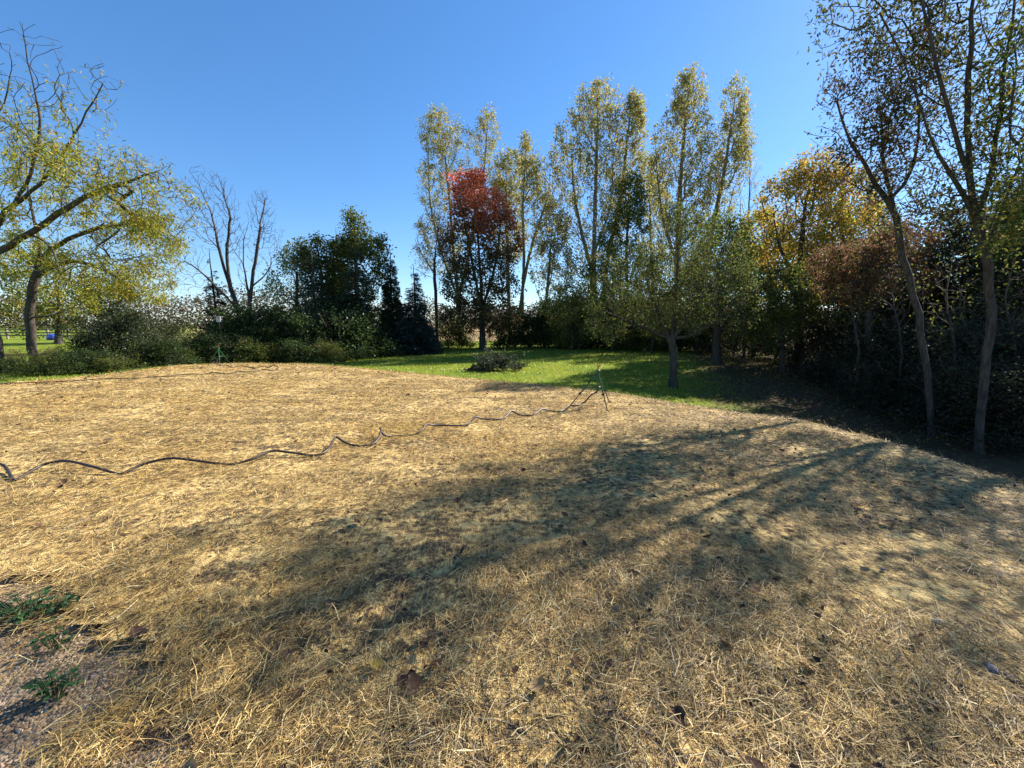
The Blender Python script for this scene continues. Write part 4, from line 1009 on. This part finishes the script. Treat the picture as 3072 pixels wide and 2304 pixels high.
# ------------------------------------------------------------------ straw, gravel, grass (stuff)
def straw():
    g = np.random.default_rng(5); N = 520000
    th = g.uniform(-R(62), R(62), N)
    e = .54; r = (0.8 ** e + g.random(N) * (24 ** e - 0.8 ** e)) ** (1 / e)
    x = r * np.sin(th); y = r * np.cos(th)
    dens = fbm(x * 1.6, y * 1.6, 41); keep = on_straw(x, y, g.exponential(.08, N), g.exponential(.16, N)) & (g.random(N) < np.clip((dens - .30) * 3.6, .14, 1))
    x, y, r = x[keep], y[keep], r[keep]; n = len(x)
    z = H(x, y) + .03 + .012 * vnoise(x * 6, y * 6, 12)
    main = 2.2 * (fbm(x * .35, y * .35, 61) - .5) + .4
    a = np.where(g.random(n) < .35, main * 2 + g.normal(size=n) * .6, g.uniform(0, math.pi, n))
    sc_ = np.maximum(1, (r / 3.6) ** .8)
    L = (.03 + .13 * g.random(n) ** 1.6) * np.minimum(sc_, 1.5); w = (.0012 + .0026 * g.random(n) ** 1.5) * sc_
    tilt = g.normal(size=n) * np.where(g.random(n) < .25, .35, .12); up = g.random(n) < .05; tilt = np.where(up, g.uniform(.4, 1.1, n), tilt)
    D = np.stack([np.cos(a) * np.cos(tilt), np.sin(a) * np.cos(tilt), np.sin(tilt)], 1)
    Nn = unit(np.array([0, 0, 1.0]) + g.normal(size=(n, 3)) * .45)
    S = unit(np.cross(D, Nn)); lift = g.random(n) ** 2 * .025
    C = np.stack([x, y, z + lift], 1)
    c = pick_cols(n, [(.52, .35, .115, 5), (.64, .48, .19, 4), (.38, .235, .075, 4), (.22, .145, .06, 5), (.72, .58, .30, 2), (.085, .06, .036, 5)], g, .2, .03)
    grey = np.clip(.25 + .10 * x + (fbm(x * .4, y * .4, 72) - .5), 0, .8)[:, None]  # greys toward the right: weathering, plus backlight put into the straw colour
    c = c * (1 - grey * .45) + c.mean(1, keepdims=True) * np.array([1.12, 1.0, .78]) * grey * .45
    warm = fbm(x * .5 + 7, y * .5, 71)[:, None]
    c = c * (1 + (warm - .5) * np.array([.25, .1, -.35]))
    near = r < 2.6
    Lh = (L / 2)[:, None]; wh = (w / 2)[:, None]
    bow = np.zeros((n, 3)); bow[:, 2] = g.uniform(0, .012, n); bow[:, :2] = g.normal(size=(n, 2)) * .006
    a0 = C - D * Lh; a1 = C + D * Lh; m0 = C + bow
    v1 = np.stack([a0 - S * wh, a0 + S * wh, a1 + S * wh * .6, a1 - S * wh * .6], 1)[~near].reshape(-1, 3)
    f1 = np.arange(len(v1)).reshape(-1, 4); c1 = np.repeat(c[~near], 4, 0)
    v2 = np.stack([a0 - S * wh, a0 + S * wh, m0 - S * wh, m0 + S * wh, a1 - S * wh * .6, a1 + S * wh * .6], 1)[near].reshape(-1, 3)
    b = (np.arange(near.sum()) * 6)[:, None]
    f2 = np.concatenate([b + np.array([0, 1, 3, 2]), b + np.array([2, 3, 5, 4])]); c2 = np.repeat(c[near], 6, 0)
    v = np.concatenate([v1, v2]); f = np.concatenate([f1, f2 + len(v1)]); cc = np.concatenate([c1, c2])
    hz = H(v[:, 0], v[:, 1]); v[:, 2] = np.maximum(v[:, 2], hz + .012)
    o = link('straw', mesh('straw', v, f, colr=cc, mat=M_STRAW)); o['kind'] = 'stuff'
    tag(o, 'loose golden straw strewn over the mound under fine netting', 'straw')
straw()
def debris():
    g = np.random.default_rng(61); n = 11000
    th = g.uniform(-R(55), R(55), n); r = 1.2 + 17 * g.random(n) ** .8
    x = r * np.sin(th); y = r * np.cos(th)
    k = on_straw(x, y) & (sdist(x, y) > -.3) & (g.random(n) < np.clip(.55 + .12 * x, .3, 1)) & (fbm(x * .8, y * .8, 93) > .42); x, y, r = x[k], y[k], r[k]; n = len(x)
    P = np.stack([x, y, H(x, y) + .045], 1)
    sz = g.uniform(.015, .05, n) * np.maximum(1, r / 7)
    v, f = leaf_quads(P, rand_dirs(n, g, .35), unit(rand_dirs(n, g) * .7 + np.array([0, 0, 1])), sz, sz * g.uniform(.4, .9, n), .3)
    o = link('leaf_crumbs', mesh('leaf_crumbs', v, f, colr=np.repeat(pick_cols(n, [(.05, .032, .022, 4), (.09, .055, .035, 3), (.14, .085, .045, 2), (.03, .024, .02, 3)], g), 4, 0), mat=M_DRY)); o['kind'] = 'stuff'
    tag(o, 'dark crumbs of dead leaves and soil scattered through the straw', 'leaf litter')
debris()
def pebbles():
    g = np.random.default_rng(6); n = 11000
    x = g.uniform(-4.2, -.2, n); y = g.uniform(.7, 3.4, n); s = gravel_sd(x, y)
    k = s > -.18 + .4 * (fbm(x * 3, y * 3, 31) - .5); x, y = x[k], y[k]; n = len(x)
    base = np.array([(1, 0, 0), (-1, 0, 0), (0, 1, 0), (0, -1, 0), (0, 0, 1), (0, 0, -1.)]); fc = np.array([(0, 2, 4), (2, 1, 4), (1, 3, 4), (3, 0, 4), (2, 0, 5), (1, 2, 5), (3, 1, 5), (0, 3, 5)])
    sz = (.003 + .010 * g.random(n) ** 2.5)[:, None, None] * g.uniform(.6, 1.3, (n, 1, 3))
    jit = base[None] + g.normal(size=(n, 6, 3)) * .22
    v = jit * sz + np.stack([x, y, H(x, y) - .010], 1)[:, None]
    f = (np.arange(n) * 6)[:, None, None] + fc[None]
    c = pick_cols(n, [(.34, .235, .135, 4), (.48, .37, .24, 3), (.20, .145, .10, 3), (.38, .25, .16, 2), (.55, .48, .40, 1)], g)
    o = link('gravel', mesh('gravel', v.reshape(-1, 3), f.reshape(-1, 3), colr=np.repeat(c, 6, 0), mat=M_PEB)); o['kind'] = 'stuff'
    tag(o, 'loose pale gravel at the foot of the straw mound', 'gravel')
M_PEB = leaf_mat('pebble', 0.0, 0.05, .5)
pebbles()
def lawn():
    g = np.random.default_rng(8); n = 90000
    x = g.uniform(-16, 17, n); y = g.uniform(9, 34, n); s = sdist(x, y)
    x2 = g.uniform(-22, -8, 14000); y2 = g.uniform(9, 20, 14000)
    x = np.r_[x, x2]; y = np.r_[y, y2]; s = sdist(x, y)
    k = (s < -.75 + edge_noise(x, y)) & ((x - .30 * y + 6 * (fbm(x * .55, y * .55, 77)) < 6.8) | (g.random(len(x)) < .25))  # grass thinned where the ground colour carries painted shade
    x, y = x[k], y[k]; n = len(x); z = H(x, y)
    d = np.hypot(x, y)
    h = g.uniform(.04, .085, n) * (1 + .9 * (sdist(x, y) > -1.5)); w = g.uniform(.008, .016, n) * (d / 16)
    a = g.uniform(0, 2 * math.pi, n); le = g.normal(size=(n, 2)) * .5
    b = np.stack([x, y, z], 1); t = b + np.stack([le[:, 0] * h, le[:, 1] * h, h], 1)
    S = np.stack([np.cos(a), np.sin(a), np.zeros(n)], 1) * w[:, None]
    v = np.stack([b - S, b + S, t], 1).reshape(-1, 3)
    pt = fbm(x * .5, y * .5, 88)[:, None]
    c = pick_cols(n, [(.20, .27, .025, 5), (.26, .32, .03, 4), (.33, .32, .05, 2), (.12, .18, .02, 2)], g) * (1 + (pt - .5) * np.array([1.0, .3, .4]))
    o = link('lawn_grass', mesh('lawn_grass', v, np.arange(n * 3).reshape(-1, 3), colr=np.repeat(c, 3, 0), mat=M_GRASS)); o['kind'] = 'stuff'
    tag(o, 'short bright green lawn grass beyond the straw mound', 'grass')
    # leaf litter on the lawn and under the wood
    n = 9000
    x = g.uniform(-3, 19, n); y = g.uniform(8, 33, n); s = sdist(x, y)
    k = (s < -1.2) & (g.random(n) < np.clip(.02 + (x - .25 * y) * .14, .015, 1)); x, y = x[k], y[k]; n = len(x)
    P = np.stack([x, y, H(x, y) + .05], 1)
    v, f = leaf_quads(P, rand_dirs(n, g, .25), unit(rand_dirs(n, g) * .6 + np.array([0, 0, 1])), g.uniform(.07, .13, n), g.uniform(.05, .09, n))
    o = link('leaf_litter', mesh('leaf_litter', v, f, colr=np.repeat(pick_cols(n, [(.16, .09, .045, 4), (.20, .13, .05, 3), (.10, .06, .035, 3), (.24, .18, .05, 2)], g), 4, 0), mat=M_DRY)); o['kind'] = 'stuff'
    tag(o, 'scattered fallen leaves under the trees at the wood edge', 'leaf litter')
lawn()

# ------------------------------------------------------------------ fallen leaves and stones on the straw, one by one
g = np.random.default_rng(33)
def leaf_shape(seed, colr):
    gg = np.random.default_rng(seed); n = 9
    t = np.linspace(0, 1, n); wd = .42 * np.sin(np.pi * np.clip(t * .96 + .02, 0, 1)) ** .8 * (1 + .25 * np.sin(t * 19 + seed))
    bend = gg.uniform(.15, .4); cur = gg.uniform(.1, .5)
    mid = np.stack([t - .5, .06 * np.sin(t * 4 + seed), bend * (t - .5) ** 2 * 2], 1)
    l = mid + np.stack([0 * t, wd, cur * wd], 1); r = mid + np.stack([0 * t, -wd, cur * wd * gg.uniform(.3, 1)], 1)
    v = np.concatenate([mid, l, r]); f = []
    for i in range(n - 1): f += [(i, i + 1, n + i + 1, n + i), (2 * n + i, 2 * n + i + 1, i + 1, i)]
    return mesh('fallen_leaf', v, f, colr=np.array(colr) * (1 + .2 * gg.normal(size=(len(v), 1))), smooth=True, mat=M_DRY)
LS = [leaf_shape(1, (.10, .055, .032)), leaf_shape(2, (.075, .042, .03)), leaf_shape(3, (.14, .08, .045)), leaf_shape(4, (.06, .036, .028)), leaf_shape(5, (.30, .21, .11)), leaf_shape(6, (.36, .25, .06))]
cnt = 0
while cnt < 150:
    th = g.uniform(-R(52), R(50)); r = 1.5 + 8.5 * g.random() ** 1.25; x, y = r * math.sin(th), r * math.cos(th)
    if not on_straw(np.array([x]), np.array([y]))[0] or float(sdist(x, y)[0]) < 0: continue
    if x < 0 and g.random() < .45: continue
    k = int(g.choice(6, p=[.26, .24, .2, .18, .07, .05]))
    o = link('fallen_leaf', LS[k], None, (x, y, Hs(x, y) + .055))
    s = g.uniform(.04, .085); o.scale = (s, s, s); o.rotation_euler = (g.normal() * .35, g.normal() * .3, g.uniform(0, 6.28))
    if k < 4: tag(o, 'curled dark brown dead leaf lying on the straw', 'leaf', 'brown leaves on the straw')
    elif k == 4: tag(o, 'pale tan dry leaf lying on the straw', 'leaf', 'pale leaves on the straw')
    else: tag(o, 'yellow fallen leaf lying on the straw', 'leaf', 'yellow leaves on the straw')
    cnt += 1
M_STONE = plain_mat('stone', (.16, .15, .145), .8, var=.3, scale=60); M_CLOD = plain_mat('earth_clod', (.06, .042, .03), .95, var=.3, scale=60)
SM = [blob('stone', 1, .8, .7, M_STONE, 70 + i, 2, .3) for i in range(2)]; CM = [blob('earth_clod', 1, .85, .7, M_CLOD, 80 + i, 2, .45) for i in range(2)]
for i, (px, py, s) in enumerate(((2805, 1882, .020), (2972, 2028, .028), (2645, 1722, .014), (2390, 1955, .012), (1975, 1775, .02), (1590, 1895, .010))):
    p = G(px, py); o = link('stone', SM[i % 2], None, (p[0], p[1], p[2] + .035)); o.scale = (s, s, s); o.rotation_euler = (0, 0, i * 1.3)
    tag(o, 'small grey stone lying on the shaded straw', 'stone', 'stones on the straw')
for i, (px, py, s) in enumerate(((2475, 1925, .022), (2500, 1938, .02), (3025, 2052, .03), (2870, 2075, .028), (2990, 1945, .02), (1225, 1190, .07), (325, 1326, .045), (2525, 1590, .022), (2362, 2060, .02), (2800, 2140, .03))):
    p = G(px, py); o = link('earth_clod', CM[i % 2], None, (p[0], p[1], p[2] + .03)); o.scale = (s, s, s * .8); o.rotation_euler = (0, 0, i * 1.7)
    tag(o, 'dark clod of earth on the straw', 'clod', 'earth clods on the straw')
